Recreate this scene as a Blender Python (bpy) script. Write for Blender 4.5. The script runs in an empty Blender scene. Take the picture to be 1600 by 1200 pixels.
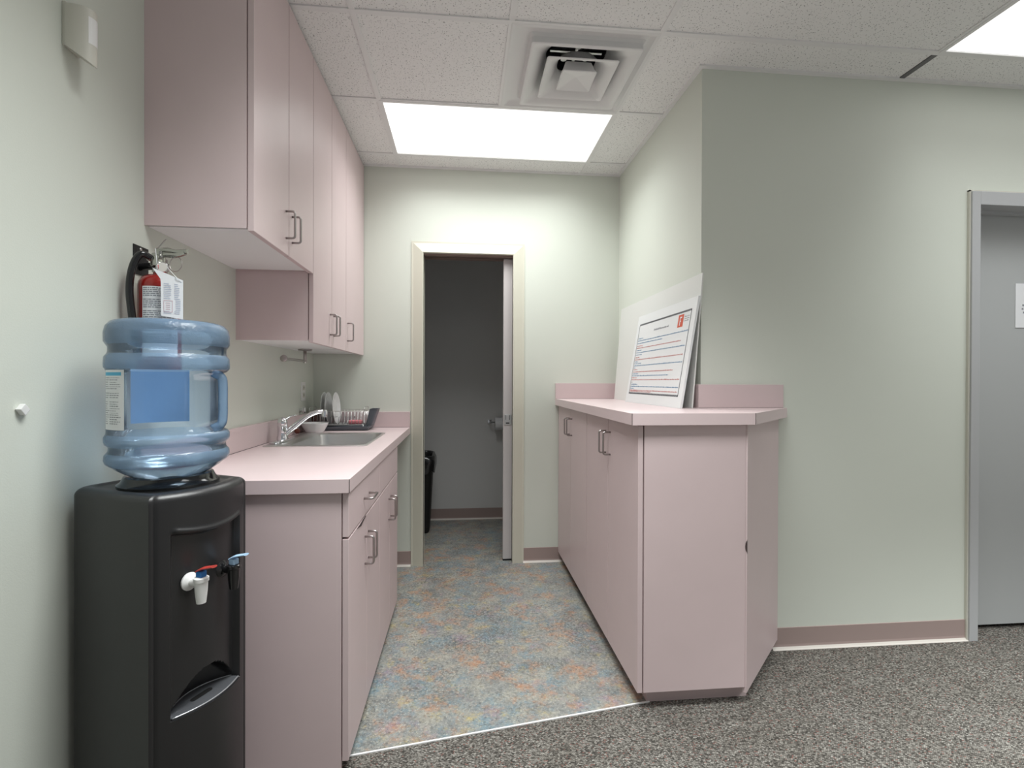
import bpy, bmesh, math, random
from math import sin, cos, pi, radians, sqrt, atan2
from mathutils import Vector, Matrix
random.seed(7)
SC = bpy.context.scene
COL = SC.collection

# ------------------------------------------------------------------ camera
F_PX, YAW, PITCH, ROLL, CAM_H = 789.87, .0964, -.0046, .0031, 1.2196
cy_, sy_, cp_, sp_, cr_, sr_ = cos(YAW), sin(YAW), cos(PITCH), sin(PITCH), cos(ROLL), sin(ROLL)
fw = Vector((sy_*cp_, cy_*cp_, sp_)); r0 = Vector((cy_, -sy_, 0)); u0 = Vector((-sy_*sp_, -cy_*sp_, cp_))
rr = r0*cr_ + u0*sr_; uu = u0*cr_ - r0*sr_
cam_d = bpy.data.cameras.new('camera'); cam = bpy.data.objects.new('camera', cam_d); COL.objects.link(cam)
cam_d.sensor_fit = 'HORIZONTAL'; cam_d.sensor_width = 36; cam_d.lens = 36*F_PX/1600; cam_d.clip_start = .02
M = Matrix((rr, uu, -fw)).transposed().to_4x4(); M.translation = Vector((0, 0, CAM_H))
cam.matrix_world = M
SC.camera = cam

# ------------------------------------------------------------------ world, view
SKY_FILL = .28               # even fill light; walls behind the camera are left out to admit it
w = bpy.data.worlds.new('world'); SC.world = w; w.use_nodes = True
w.node_tree.nodes['Background'].inputs[0].default_value = (.97, .99, 1, 1)
w.node_tree.nodes['Background'].inputs[1].default_value = SKY_FILL
SC.view_settings.view_transform = 'Standard'; SC.view_settings.look = 'None'
SC.view_settings.gamma = 1; SC.view_settings.use_curve_mapping = False
SC.view_settings.exposure = 0.0
LIGHT_ALCOVE = 1.3      # glow of the lenses themselves
LIGHT_ROOM = 1.3
WATTS = {'A': 14.5, 'R': 9, 'R2': 29, 'R3': 116}     # lamps behind the lenses, the last an added fill; prismatic lenses throw the light downward
SPREAD = {'A': 130, 'R': 90, 'R2': 104, 'R3': 95}

# ------------------------------------------------------------------ dimensions
B = 3.386; ZC = 2.629; XL = -.966; XR = 1.063; C = 2.18
G1 = 2.591; XT = -.4236; TOIL = 4.49

# ------------------------------------------------------------------ materials
def mat(name, col, rough=.5, metal=0, bump=0, bscale=200, var=0, vscale=3, spec=.5, coat=0):
    m = bpy.data.materials.new(name); m.use_nodes = True
    nt = m.node_tree; p = nt.nodes['Principled BSDF']
    p.inputs['Base Color'].default_value = (*col, 1); p.inputs['Roughness'].default_value = rough
    p.inputs['Metallic'].default_value = metal; p.inputs['Specular IOR Level'].default_value = spec
    p.inputs['Coat Weight'].default_value = coat
    tc = nt.nodes.new('ShaderNodeTexCoord')
    if var:
        n = nt.nodes.new('ShaderNodeTexNoise'); n.inputs['Scale'].default_value = vscale; n.inputs['Detail'].default_value = 4
        nt.links.new(tc.outputs['Object'], n.inputs['Vector'])
        r = nt.nodes.new('ShaderNodeValToRGB')
        r.color_ramp.elements[0].position = .3; r.color_ramp.elements[1].position = .7
        r.color_ramp.elements[0].color = (*[c*(1-var) for c in col], 1)
        r.color_ramp.elements[1].color = (*[min(1, c*(1+var)) for c in col], 1)
        nt.links.new(n.outputs['Fac'], r.inputs['Fac']); nt.links.new(r.outputs['Color'], p.inputs['Base Color'])
    if bump:
        n = nt.nodes.new('ShaderNodeTexNoise'); n.inputs['Scale'].default_value = bscale; n.inputs['Detail'].default_value = 3
        nt.links.new(tc.outputs['Object'], n.inputs['Vector'])
        b = nt.nodes.new('ShaderNodeBump'); b.inputs['Strength'].default_value = bump; b.inputs['Distance'].default_value = .002
        nt.links.new(n.outputs['Fac'], b.inputs['Height']); nt.links.new(b.outputs['Normal'], p.inputs['Normal'])
    return m

def emis(name, col, s):
    m = bpy.data.materials.new(name); m.use_nodes = True; nt = m.node_tree
    p = nt.nodes['Principled BSDF']; p.inputs['Base Color'].default_value = (.9, .9, .9, 1)
    p.inputs['Emission Color'].default_value = (*col, 1); p.inputs['Emission Strength'].default_value = s
    return m

WALL = mat('sage_paint', (.675, .71, .64), .55, bump=.12, bscale=260, var=.012, vscale=1.5, spec=.35)
WALL_G = mat('grey_paint', (.70, .70, .695), .6, bump=.12, bscale=260, spec=.3)
PINK = mat('pink_laminate', (.66, .535, .54), .38, bump=.05, bscale=700, var=.015, vscale=6)
PINKTOP = mat('pink_worktop', (.69, .565, .57), .33, bump=.05, bscale=700, var=.015, vscale=6)
SEAM = mat('dark_seam', (.055, .035, .035), .8)
WHITE = mat('white_melamine', (.82, .82, .82), .5)
NICKEL = mat('brushed_nickel', (.42, .39, .38), .32, metal=1)
CHROME = mat('chrome', (.82, .83, .85), .08, metal=1)
STEEL = mat('stainless_steel', (.70, .70, .69), .28, metal=1, bump=.08, bscale=400)
BASE_M = mat('mauve_rubber', (.37, .285, .265), .45, spec=.4)
BASE_TOE = mat('lit_cove_edge', (.66, .62, .57), .5)  # pale tone paints the light caught on the cove toe
CASING = mat('putty_enamel', (.66, .65, .55), .4)
TRACK = mat('brown_track', (.20, .14, .12), .5)
DOORP = mat('grey_lilac_door', (.58, .55, .545), .45)
GREYM = mat('grey_enamel', (.46, .47, .48), .42)
GREYD = mat('grey_door_paint', (.44, .455, .455), .5, bump=.05, bscale=60)
BLACK = mat('black_plastic', (.016, .016, .017), .34, bump=.15, bscale=900, spec=.55)
BLACKG = mat('glossy_black', (.010, .010, .011), .12, spec=.6)
BLACKD = mat('matt_black', (.010, .010, .010), .6)
DARK = mat('dark_void', (.006, .006, .006), .9)
TBAR = mat('ceiling_grid_white', (.80, .80, .80), .45)
VENTW = mat('vent_white', (.74, .74, .74), .4)
DUCT = mat('dark_duct', (.07, .07, .08), .4, metal=.6)
PLW = mat('white_plastic', (.80, .80, .79), .35)
CERAM = mat('white_china', (.80, .80, .80), .18)
PAPER = mat('white_paper', (.80, .81, .83), .7)
BOARD = mat('white_foam_board', (.76, .78, .78), .5)
BOARDG = mat('grey_foam_board', (.72, .73, .705), .45)
EDGE = mat('board_edge', (.62, .63, .62), .7)
RED = mat('red_enamel', (.25, .010, .008), .22, coat=.4)
INK = mat('black_ink', (.03, .035, .05), .7)
INKG = mat('grey_ink', (.27, .28, .31), .7)
INKB = mat('blue_ink', (.10, .24, .42), .7)
INKR = mat('red_ink', (.55, .17, .16), .7)
ORANGE = mat('orange_print', (.62, .10, .05), .6)
CYAN = mat('cyan_print', (.10, .45, .68), .6)
SLATE = mat('slate_plastic', (.10, .115, .135), .4)
SPONGE = mat('pink_sponge', (.72, .25, .28), .9, bump=.8, bscale=500)
RUST = mat('red_brown_scrubber', (.13, .035, .022), .8, bump=.8, bscale=300)
CUP = mat('brown_tumbler', (.085, .022, .016), .12)
BLUEP = mat('blue_plastic', (.02, .17, .50), .3)
REDP = mat('red_plastic', (.42, .05, .04), .3)
PALEB = mat('pale_blue_plastic', (.42, .62, .84), .3)
CREAM = mat('cream_plastic', (.62, .61, .54), .4)
LENS_A = emis('alcove_lens', (1, .985, .97), LIGHT_ALCOVE)
LENS_R = emis('room_lens', (1, .985, .975), LIGHT_ROOM)
BAG = mat('black_bin_liner', (.012, .012, .013), .22, bump=1.0, bscale=35, spec=.7)
VALVE = mat('valve_metal', (.46, .46, .43), .22, metal=1)
GAUGE = mat('gauge_face', (.72, .70, .66), .3)

def ramp(nt, src, stops, interp='LINEAR'):
    r = nt.nodes.new('ShaderNodeValToRGB'); r.color_ramp.interpolation = interp
    e = r.color_ramp.elements
    while len(e) < len(stops): e.new(.5)
    for el, (p, c) in zip(e, stops): el.position = p; el.color = (*c, 1)
    nt.links.new(src, r.inputs['Fac']); return r.outputs['Color']
def noise(nt, vec, scale, detail=4, rough=.5, off=0):
    n = nt.nodes.new('ShaderNodeTexNoise'); n.inputs['Scale'].default_value = scale
    n.inputs['Detail'].default_value = detail; n.inputs['Roughness'].default_value = rough
    if off:
        mp = nt.nodes.new('ShaderNodeMapping'); mp.inputs['Location'].default_value = (off, off*1.7, off*.3)
        nt.links.new(vec, mp.inputs['Vector']); vec = mp.outputs['Vector']
    nt.links.new(vec, n.inputs['Vector']); return n
def mixc(nt, a, b, fac, mode='MIX'):
    m = nt.nodes.new('ShaderNodeMix'); m.data_type = 'RGBA'; m.blend_type = mode
    for s, v in ((6, a), (7, b)):
        if hasattr(v, 'links'): nt.links.new(v, m.inputs[s])
        else: m.inputs[s].default_value = (*v, 1)
    if hasattr(fac, 'links'): nt.links.new(fac, m.inputs[0])
    else: m.inputs[0].default_value = fac
    return m.outputs[2]

# vinyl: cloudy pastel blotches over grey, fine crackle
VINYL = mat('mottled_vinyl', (.3, .3, .28), .38)
def build_vinyl():
    nt = VINYL.node_tree; p = nt.nodes['Principled BSDF']
    v = nt.nodes.new('ShaderNodeTexCoord').outputs['Object']
    base = ramp(nt, noise(nt, v, 10, 8, .72).outputs['Fac'], [(.30, (.15, .165, .165)), (.48, (.26, .27, .26)), (.58, (.33, .325, .285)), (.72, (.41, .40, .35))])
    rust = ramp(nt, noise(nt, v, 8, 10, .78, 3.1).outputs['Fac'], [(.51, (0, 0, 0)), (.64, (.9, .9, .9))])
    c = mixc(nt, base, (.46, .235, .13), rust)
    blue = ramp(nt, noise(nt, v, 7, 10, .78, 9.4).outputs['Fac'], [(.50, (0, 0, 0)), (.64, (.9, .9, .9))])
    c = mixc(nt, c, (.17, .27, .32), blue)
    och = ramp(nt, noise(nt, v, 11, 10, .78, 15.2).outputs['Fac'], [(.55, (0, 0, 0)), (.70, (1, 1, 1))])
    c = mixc(nt, c, (.46, .37, .15), och)
    lil = ramp(nt, noise(nt, v, 9, 10, .78, 22.5).outputs['Fac'], [(.55, (0, 0, 0)), (.70, (.9, .9, .9))])
    c = mixc(nt, c, (.31, .23, .29), lil)
    fine = ramp(nt, noise(nt, v, 75, 8, .8, 5.5).outputs['Fac'], [(.36, (.25, .25, .25)), (.50, (.95, .95, .95)), (.66, (1.0, 1.0, 1.0))])
    c = mixc(nt, c, fine, .8, 'MULTIPLY')
    lite = ramp(nt, noise(nt, v, 100, 8, .8, 31).outputs['Fac'], [(.52, (0, 0, 0)), (.66, (.75, .75, .75))])
    c = mixc(nt, c, (.62, .61, .52), lite)
    # crackle veins, stronger in patches
    wv = noise(nt, v, 30, 3, .6, 41)
    add = nt.nodes.new('ShaderNodeVectorMath'); add.operation = 'ADD'
    sc_ = nt.nodes.new('ShaderNodeVectorMath'); sc_.operation = 'SCALE'; sc_.inputs['Scale'].default_value = .03
    nt.links.new(wv.outputs['Color'], sc_.inputs[0]); nt.links.new(v, add.inputs[0]); nt.links.new(sc_.outputs[0], add.inputs[1])
    vo = nt.nodes.new('ShaderNodeTexVoronoi'); vo.feature = 'DISTANCE_TO_EDGE'; vo.inputs['Scale'].default_value = 52
    nt.links.new(add.outputs[0], vo.inputs['Vector'])
    crack = ramp(nt, vo.outputs['Distance'], [(.0, (1, 1, 1)), (.09, (0, 0, 0))])
    patch = ramp(nt, noise(nt, v, 5, 3, .6, 51).outputs['Fac'], [(.46, (0, 0, 0)), (.62, (.9, .9, .9))])
    cf = mixc(nt, (0, 0, 0), crack, patch)
    c = mixc(nt, c, (.09, .095, .09), cf)
    nt.links.new(c, p.inputs['Base Color'])
build_vinyl()

CARPET = mat('loop_carpet', (.2, .2, .18), .95, spec=.1)
def build_carpet():
    nt = CARPET.node_tree; p = nt.nodes['Principled BSDF']
    v = nt.nodes.new('ShaderNodeTexCoord').outputs['Object']
    mp = nt.nodes.new('ShaderNodeMapping'); mp.inputs['Scale'].default_value = (1, 1.6, 1); mp.inputs['Rotation'].default_value = (0, 0, .5)
    nt.links.new(v, mp.inputs['Vector'])
    vo = nt.nodes.new('ShaderNodeTexVoronoi'); vo.inputs['Scale'].default_value = 165; vo.inputs['Randomness'].default_value = .55; nt.links.new(mp.outputs['Vector'], vo.inputs['Vector'])
    sep = nt.nodes.new('ShaderNodeSeparateColor'); nt.links.new(vo.outputs['Color'], sep.inputs['Color'])
    yarn = ramp(nt, sep.outputs['Red'], [(0, (.085, .08, .072)), (.2, (.15, .14, .126)), (.45, (.235, .222, .20)), (.7, (.31, .297, .27)), (.88, (.40, .387, .355)), (.96, (.26, .15, .13))], 'CONSTANT')
    dark = ramp(nt, vo.outputs['Distance'], [(.25, (1, 1, 1)), (.8, (.35, .35, .35))])
    c = mixc(nt, yarn, dark, .9, 'MULTIPLY')
    tone = ramp(nt, noise(nt, v, 4, 4, .6).outputs['Fac'], [(.35, (.85, .83, .8)), (.65, (1.1, 1.1, 1.1))])
    c = mixc(nt, c, tone, .6, 'MULTIPLY')
    nt.links.new(c, p.inputs['Base Color'])
    b = nt.nodes.new('ShaderNodeBump'); b.inputs['Strength'].default_value = .8; b.inputs['Distance'].default_value = .004; b.invert = True
    nt.links.new(vo.outputs['Distance'], b.inputs['Height']); nt.links.new(b.outputs['Normal'], p.inputs['Normal'])
build_carpet()

TILE = mat('ceiling_tile', (.62, .62, .615), .9, spec=.1)
def build_tile():
    nt = TILE.node_tree; p = nt.nodes['Principled BSDF']
    v = nt.nodes.new('ShaderNodeTexCoord').outputs['Object']
    pit = noise(nt, v, 120, 3, .55)
    c = ramp(nt, pit.outputs['Fac'], [(.31, (.25, .25, .25)), (.38, (.86, .86, .855)), (1, (.88, .88, .875))])
    vo = nt.nodes.new('ShaderNodeTexVoronoi'); vo.inputs['Scale'].default_value = 130; nt.links.new(v, vo.inputs['Vector'])
    sep = nt.nodes.new('ShaderNodeSeparateColor'); nt.links.new(vo.outputs['Color'], sep.inputs['Color'])
    dot = ramp(nt, vo.outputs['Distance'], [(.13, (1, 1, 1)), (.26, (0, 0, 0))])
    sel = ramp(nt, sep.outputs['Green'], [(.0, (0, 0, 0)), (.55, (.85, .85, .85))], 'CONSTANT')
    f = mixc(nt, (0, 0, 0), dot, sel)
    c2 = mixc(nt, c, (.13, .13, .13), f)
    nt.links.new(c2, p.inputs['Base Color'])
    b = nt.nodes.new('ShaderNodeBump'); b.inputs['Strength'].default_value = .6; b.inputs['Distance'].default_value = .003
    n2 = noise(nt, v, 120, 3); nt.links.new(n2.outputs['Fac'], b.inputs['Height']); nt.links.new(b.outputs['Normal'], p.inputs['Normal'])
build_tile()

# translucent blue polycarbonate: thin wall, so transmission without bending
def jug_mat(name, tint, haze):
    m = bpy.data.materials.new(name); m.use_nodes = True; nt = m.node_tree
    nt.nodes.remove(nt.nodes['Principled BSDF']); out = nt.nodes['Material Output']
    tr = nt.nodes.new('ShaderNodeBsdfTransparent'); tr.inputs[0].default_value = (*tint, 1)
    di = nt.nodes.new('ShaderNodeBsdfDiffuse'); di.inputs[0].default_value = (.42, .62, .86, 1)
    tl = nt.nodes.new('ShaderNodeBsdfTranslucent'); tl.inputs[0].default_value = (.44, .66, .90, 1)
    gl = nt.nodes.new('ShaderNodeBsdfGlossy'); gl.inputs['Roughness'].default_value = .12
    v = nt.nodes.new('ShaderNodeTexCoord').outputs['Object']
    n = noise(nt, v, 190, 2, .6)
    b = nt.nodes.new('ShaderNodeBump'); b.inputs['Strength'].default_value = .8 if haze > .3 else .04; b.inputs['Distance'].default_value = .002
    nt.links.new(n.outputs['Fac'], b.inputs['Height'])
    for q in (di, gl): nt.links.new(b.outputs['Normal'], q.inputs['Normal'])
    a1 = nt.nodes.new('ShaderNodeMixShader'); a1.inputs[0].default_value = .5
    nt.links.new(di.outputs[0], a1.inputs[1]); nt.links.new(tl.outputs[0], a1.inputs[2])
    a2 = nt.nodes.new('ShaderNodeMixShader'); a2.inputs[0].default_value = haze
    nt.links.new(tr.outputs[0], a2.inputs[1]); nt.links.new(a1.outputs[0], a2.inputs[2])
    fr = nt.nodes.new('ShaderNodeFresnel'); fr.inputs['IOR'].default_value = 1.45
    a3 = nt.nodes.new('ShaderNodeMixShader'); nt.links.new(fr.outputs[0], a3.inputs[0])
    nt.links.new(a2.outputs[0], a3.inputs[1]); nt.links.new(gl.outputs[0], a3.inputs[2])
    nt.links.new(a3.outputs[0], out.inputs['Surface'])
    return m
JUG = jug_mat('blue_jug_plastic', (.80, .89, .97), .15)
JUGR = jug_mat('blue_jug_frosted', (.72, .85, .97), .40)

# ------------------------------------------------------------------ mesh helpers
def nb(): return bmesh.new()
def add_box(bm, x0, x1, y0, y1, z0, z1, bev=0, seg=2):
    t = bmesh.new()
    bmesh.ops.create_cube(t, size=1)
    for v in t.verts:
        v.co = Vector(((x0+x1)/2+v.co.x*(x1-x0), (y0+y1)/2+v.co.y*(y1-y0), (z0+z1)/2+v.co.z*(z1-z0)))
    if bev: bmesh.ops.bevel(t, geom=list(t.edges), offset=bev, segments=seg, profile=.5, affect='EDGES')
    merge(bm, t); return bm
def merge(bm, t, M=None):
    vm = {}
    for v in t.verts: vm[v] = bm.verts.new(M @ v.co if M else v.co)
    for f in t.faces:
        try: nf = bm.faces.new([vm[v] for v in f.verts]); nf.smooth = f.smooth
        except ValueError: pass
    t.free()
def box(*a, bev=.0, seg=2): return add_box(nb(), *a, bev=bev, seg=seg)
def add_prism(bm, pts, z0, z1, bev=0):
    t = bmesh.new()
    lo = [t.verts.new((x, y, z0)) for x, y in pts]; hi = [t.verts.new((x, y, z1)) for x, y in pts]
    n = len(pts); t.faces.new(lo[::-1]); t.faces.new(hi)
    for i in range(n): t.faces.new([lo[i], lo[(i+1) % n], hi[(i+1) % n], hi[i]])
    bmesh.ops.recalc_face_normals(t, faces=t.faces)
    if bev: bmesh.ops.bevel(t, geom=list(t.edges), offset=bev, segments=2, profile=.5, affect='EDGES')
    merge(bm, t); return bm
def frame_of(d):
    d = d.normalized(); a = Vector((0, 0, 1)) if abs(d.z) < .9 else Vector((1, 0, 0))
    x = d.cross(a).normalized(); return x, d.cross(x).normalized()
def add_tube(bm, pts, r, n=12, closed=False, cap=True, flat=1):
    pts = [Vector(p) for p in pts]; rings = []; prev = None
    N = len(pts)
    for i, p in enumerate(pts):
        if closed: d = pts[(i+1) % N]-pts[i-1]
        else: d = pts[min(i+1, N-1)]-pts[max(i-1, 0)]
        if prev is None: x, y = frame_of(d)
        else:
            dd = d.normalized(); x = (prev-dd*prev.dot(dd)).normalized(); y = dd.cross(x)
        prev = x; rad = r[i] if isinstance(r, (list, tuple)) else r
        rings.append([bm.verts.new(p+x*rad*cos(2*pi*k/n)+y*rad*flat*sin(2*pi*k/n)) for k in range(n)])
    for i in range(N if closed else N-1):
        a, b = rings[i], rings[(i+1) % N]
        for k in range(n):
            f = bm.faces.new([a[k], a[(k+1) % n], b[(k+1) % n], b[k]]); f.smooth = True
    if cap and not closed: bm.faces.new(rings[0][::-1]); bm.faces.new(rings[-1])
    return bm
def add_lathe(bm, prof, n=48, o=(0, 0, 0), axis=(0, 0, 1), cap=True, smooth=True):
    o = Vector(o); ax = Vector(axis).normalized(); x, y = frame_of(ax); rings = []
    for r, z in prof:
        if r < 1e-5: rings.append([bm.verts.new(o+ax*z)])
        else: rings.append([bm.verts.new(o+ax*z+x*r*cos(2*pi*k/n)+y*r*sin(2*pi*k/n)) for k in range(n)])
    for a, b in zip(rings, rings[1:]):
        for k in range(n):
            q = [a[k % len(a)], a[(k+1) % len(a)], b[(k+1) % len(b)], b[k % len(b)]]
            u = []
            for v in q:
                if v not in u: u.append(v)
            if len(u) > 2:
                f = bm.faces.new(u); f.smooth = smooth
    if cap:
        for rg, rev in ((rings[0], True), (rings[-1], False)):
            if len(rg) > 2: bm.faces.new(rg[::-1] if rev else rg)
    return bm
def add_cyl(bm, p0, p1, r0, r1=None, n=24):
    d = Vector(p1)-Vector(p0); add_lathe(bm, [(r0, 0), (r0 if r1 is None else r1, d.length)], n, p0, d); return bm
def quad(bm, a, b, c, d): return bm.faces.new([bm.verts.new(Vector(p)) for p in (a, b, c, d)])
def bez(pts, n=10):
    # smooth path through points (Catmull-Rom)
    P = [Vector(p) for p in pts]; P = [P[0]*2-P[1]]+P+[P[-1]*2-P[-2]]; out = []
    for i in range(1, len(P)-2):
        for k in range(n):
            t = k/n; a, b, c, d = P[i-1:i+3]
            out.append(.5*((2*b)+(c-a)*t+(2*a-5*b+4*c-d)*t*t+(3*b-a-3*c+d)*t**3))
    out.append(P[-2]); return out

# ------------------------------------------------------------------ object helpers
WM = {}
def thing(name, label, cat, loc=(0, 0, 0), rotz=0, group=None):
    o = bpy.data.objects.new(name, None); COL.objects.link(o); o.empty_display_size = .05
    o.location = loc; o.rotation_euler = (0, 0, rotz)
    o['label'] = label; o['category'] = cat
    if group: o['group'] = group
    WM[o] = Matrix.Translation(loc) @ Matrix.Rotation(rotz, 4, 'Z')
    return o
def obj(name, bm, m, parent=None, world=True, label=None, smooth=None):
    """one mesh object; coordinates given in the world (world=True) or in the root's own frame"""
    par = parent; root = parent
    while root is not None and root.parent is not None: root = root.parent
    if root is not None and world: bm.transform(WM[root].inverted())
    bmesh.ops.recalc_face_normals(bm, faces=bm.faces)
    me = bpy.data.meshes.new(name); bm.to_mesh(me); bm.free()
    ms = m if isinstance(m, (list, tuple)) else [m]
    for q in ms: me.materials.append(q)
    if smooth is not None:
        for p in me.polygons: p.use_smooth = True
        try: me.set_sharp_from_angle(angle=radians(smooth))
        except Exception: pass
    o = bpy.data.objects.new(name, me); COL.objects.link(o)
    if par is not None: o.parent = par
    if label: o['label'] = label
    if par is None: WM[o] = Matrix.Identity(4)
    return o
def tag(o, label, cat, group=None):
    o['label'] = label; o['category'] = cat
    if group: o['group'] = group
    return o
def struct(name, bm, m, parent=None, smooth=None):
    o = obj(name, bm, m, parent, smooth=smooth)
    if parent is None: o['kind'] = 'structure'
    return o

# ================================================================== THE SETTING
# floors: carpet in the main room, vinyl in the alcove and washroom
ex0, ex1, es = 1.578, 1.9395, .1703           # edge line y = 1.7425 + .1703 x
def ey(x): return 1.7425+es*x
bm = nb(); add_prism(bm, [(-1.1, -1.3), (4.6, -1.3), (4.6, 2.4), (1.063, 2.4), (1.063, ey(1.063)), (-1.1, ey(-1.1))], -.05, 0)
struct('floor', bm, CARPET)
bm = nb(); add_prism(bm, [(-1.1, ey(-1.1)), (1.063, ey(1.063)), (1.063, 3.386), (1.5, 3.386), (1.5, 4.6), (-1.1, 4.6)], -.05, 0)
struct('floor_alcove', bm, VINYL)
bm = nb(); t = .0032
pa, pb = Vector((-.966, ey(-.966), 0)), Vector((.71, ey(.71), 0)); dn = (pb-pa).normalized().cross(Vector((0, 0, 1)))*t
quadpts = [(pa-dn), (pa+dn), (pb+dn), (pb-dn)]
add_prism(bm, [(q.x, q.y) for q in quadpts], -.002, .0035)
struct('trim_1', bm, WHITE)

# walls
struct('wall_left', box(-1.08, XL, -1.3, 4.6, 0, ZC), WALL)
bm = nb()
add_box(bm, XL, -.275, B, B+.115, 0, ZC)                      # left of the pocket door
add_box(bm, -.275, .345, B, B+.115, 2.075, ZC)                # above it
add_box(bm, .345, 1.183, B, B+.032, 0, ZC)                    # pocket: front leaf
add_box(bm, .345, 1.183, B+.083, B+.115, 0, ZC)               # pocket: rear leaf
add_box(bm, .345, 1.183, B+.032, B+.083, 2.075, ZC)
add_box(bm, 1.09, 1.183, B+.032, B+.083, 0, 2.075)
struct('wall_back', bm, WALL)
struct('wall_right', box(XR, XR+.12, C+.12, B, 0, ZC), WALL)
bm = nb()
DX0, DX1, DZ = 2.40, 3.36, 2.10
add_box(bm, XR, DX0, C, C+.12, 0, ZC); add_box(bm, DX1, 4.6, C, C+.12, 0, ZC); add_box(bm, DX0, DX1, C, C+.12, DZ, ZC)
struct('wall_front', bm, WALL)
# washroom
struct('wall_washroom_back', box(-1.0, 1.5, TOIL, TOIL+.1, 0, 2.55), WALL_G)
struct('wall_washroom_right', box(1.4, 1.5, B+.115, TOIL, 0, 2.55), WALL_G)
struct('wall_washroom_left', box(XL, -.95, B+.115, TOIL, 0, 2.55), WALL_G)
struct('wall_washroom_front', box(-.95, -.275, B+.115, B+.119, 0, 2.55), WALL_G)
struct('ceiling_washroom', box(-.95, 1.4, B+.115, TOIL, 2.5, 2.55), WALL_G)
struct('wall_behind_door', box(2.3, 3.5, C+.16, C+.2, 0, ZC), DARK)

# suspended ceiling: tiles (one mesh), grid, wall angle
holes = []          # (x0,x1,y0,y1)
xs = [XT+.61*k for k in range(-2, 10)]; ys = [G1+.61*k for k in range(-10, 3)]
XM = lambda i: XT+.61*i
YM = lambda j: G1+.61*j
lights = [(XM(0), YM(0), 'A'), (XM(4), YM(-2), 'R'), (XM(0), YM(-3), 'R2'), (XM(4), YM(-5), 'R3')]  # last fixture is unseen, added behind the camera for fill and bounce
VX0, VY0 = XM(1), YM(-1)
def in_hole(cx, cy):
    for lx, ly, _ in lights:
        if lx < cx < lx+1.22 and ly < cy < ly+.61: return True
    return VX0 < cx < VX0+.61 and VY0 < cy < VY0+.61
bm = nb()
for i in range(-2, 9):
    for j in range(-6, 2):
        x0, y0 = XM(i), YM(j)
        if in_hole(x0+.3, y0+.3): continue
        add_box(bm, x0, x0+.61, y0, y0+.61, ZC+.004, ZC+.02)
struct('ceiling', bm, TILE)
struct('light_leak_slab', box(-1.2, 4.8, -1.3, 4.7, ZC+.34, ZC+.4), DARK)  # unseen dark slab added above the tiles to close light leaks
bm = nb(); tw = .012
def tb(x0, x1, y0, y1):
    q = .0006 if x1-x0 < .1 else 0
    add_box(bm, x0, x1, y0, y1, ZC-.0015+q, ZC+.006+q)
for i in (0, 2, 4, 6, 8):
    if i == 0: tb(XM(0)-tw, XM(0)+tw, -1.069, B)
    elif i == 2: tb(XM(2)-tw, XM(2)+tw, -1.069, B)
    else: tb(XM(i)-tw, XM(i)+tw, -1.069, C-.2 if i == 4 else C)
for j in range(-5, 2):
    y = YM(j); tb(XL, XR if y > C else 4.6, y-tw, y+tw)
tb(XM(1)-tw, XM(1)+tw, YM(-2), YM(0))
struct('trim_2', bm, TBAR)
bm = nb(); tb(XM(4)-tw, XM(4)+tw, C-.2, C-.012); struct('trim_3', bm, mat('painted_shadow_gap', (.13, .13, .135), .5))  # dark strip paints the shadow gap beside a displaced tile
bm = nb(); a = .02                                  # wall angle under the tiles
def wa(x0, x1, y0, y1): add_box(bm, x0, x1, y0, y1, ZC-.004, ZC+.004)
wa(XL, XR, B-a, B); wa(XR-a, XR, C-a, B-a); wa(XR, 4.6, C-a, C); wa(XL, XL+a, -1.069, B-a)
struct('trim_4', bm, TBAR)

# cove baseboards
YK_ = 1.60
def cove(name, p0, p1, nrm, ends=None):
    p0, p1, n = Vector(p0), Vector(p1), Vector(nrm)
    prof = [(0, .098), (.0035, .097), (.004, .022), (.006, .012), (.011, .005), (.017, .001), (.017, 0), (0, 0)]
    bm = nb(); rows = []
    for p in (p0, p1): rows.append([bm.verts.new(p+n*a+Vector((0, 0, z))) for a, z in prof])
    for k in range(len(prof)):
        f = bm.faces.new([rows[0][k], rows[0][(k+1) % 8], rows[1][(k+1) % 8], rows[1][k]])
        f.material_index = 1 if k in (3, 4, 5) else 0
    bm.faces.new(rows[0]); bm.faces.new(rows[1][::-1])
    return struct(name, bm, [BASE_M, BASE_TOE])
cove('baseboard_front', (1.405, C, 0), (2.381, C, 0), (0, -1, 0))
cove('baseboard_back', (XL, B, 0), (-.341, B, 0), (0, -1, 0))
cove('baseboard_back_right', (.405, B, 0), (.70, B, 0), (0, -1, 0))
cove('baseboard_washroom', (-.95, TOIL, 0), (1.4, TOIL, 0), (0, -1, 0))
cove('baseboard_left', (XL, -1.3, 0), (XL, YK_ - .02, 0), (1, 0, 0))

# door_1: sliding pocket door with its pressed frame
d1 = struct('door_1', box(.272, 1.03, B+.040, B+.075, .012, 2.052, bev=.002), DOORP)
bm = nb()      # edge pull plate
px, pz, yf = .302, .962, B+.040
add_box(bm, px-.026, px+.026, yf-.003, yf, pz-.036, pz+.036, bev=.0012)
add_box(bm, px-.011, px+.011, yf-.0075, yf-.002, pz+.000, pz+.026, bev=.001)
o = struct('flush_pull', bm, STEEL, d1)
bm = nb(); add_box(bm, px-.0135, px-.0115, yf-.0045, yf-.002, pz-.002, pz+.029); add_box(bm, px+.0115, px+.0145, yf-.0045, yf-.002, pz-.002, pz+.029)
add_box(bm, px-.012, px+.012, yf-.0045, yf-.0025, pz-.028, pz-.020)
struct('pull_slot', bm, BLACKD, o)
struct('door_bottom_shade', box(.272, .345, B+.042, B+.073, 0.001, .012), BLACKD, d1)  # black strip stands in for the shade in the gap under the door

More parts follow.
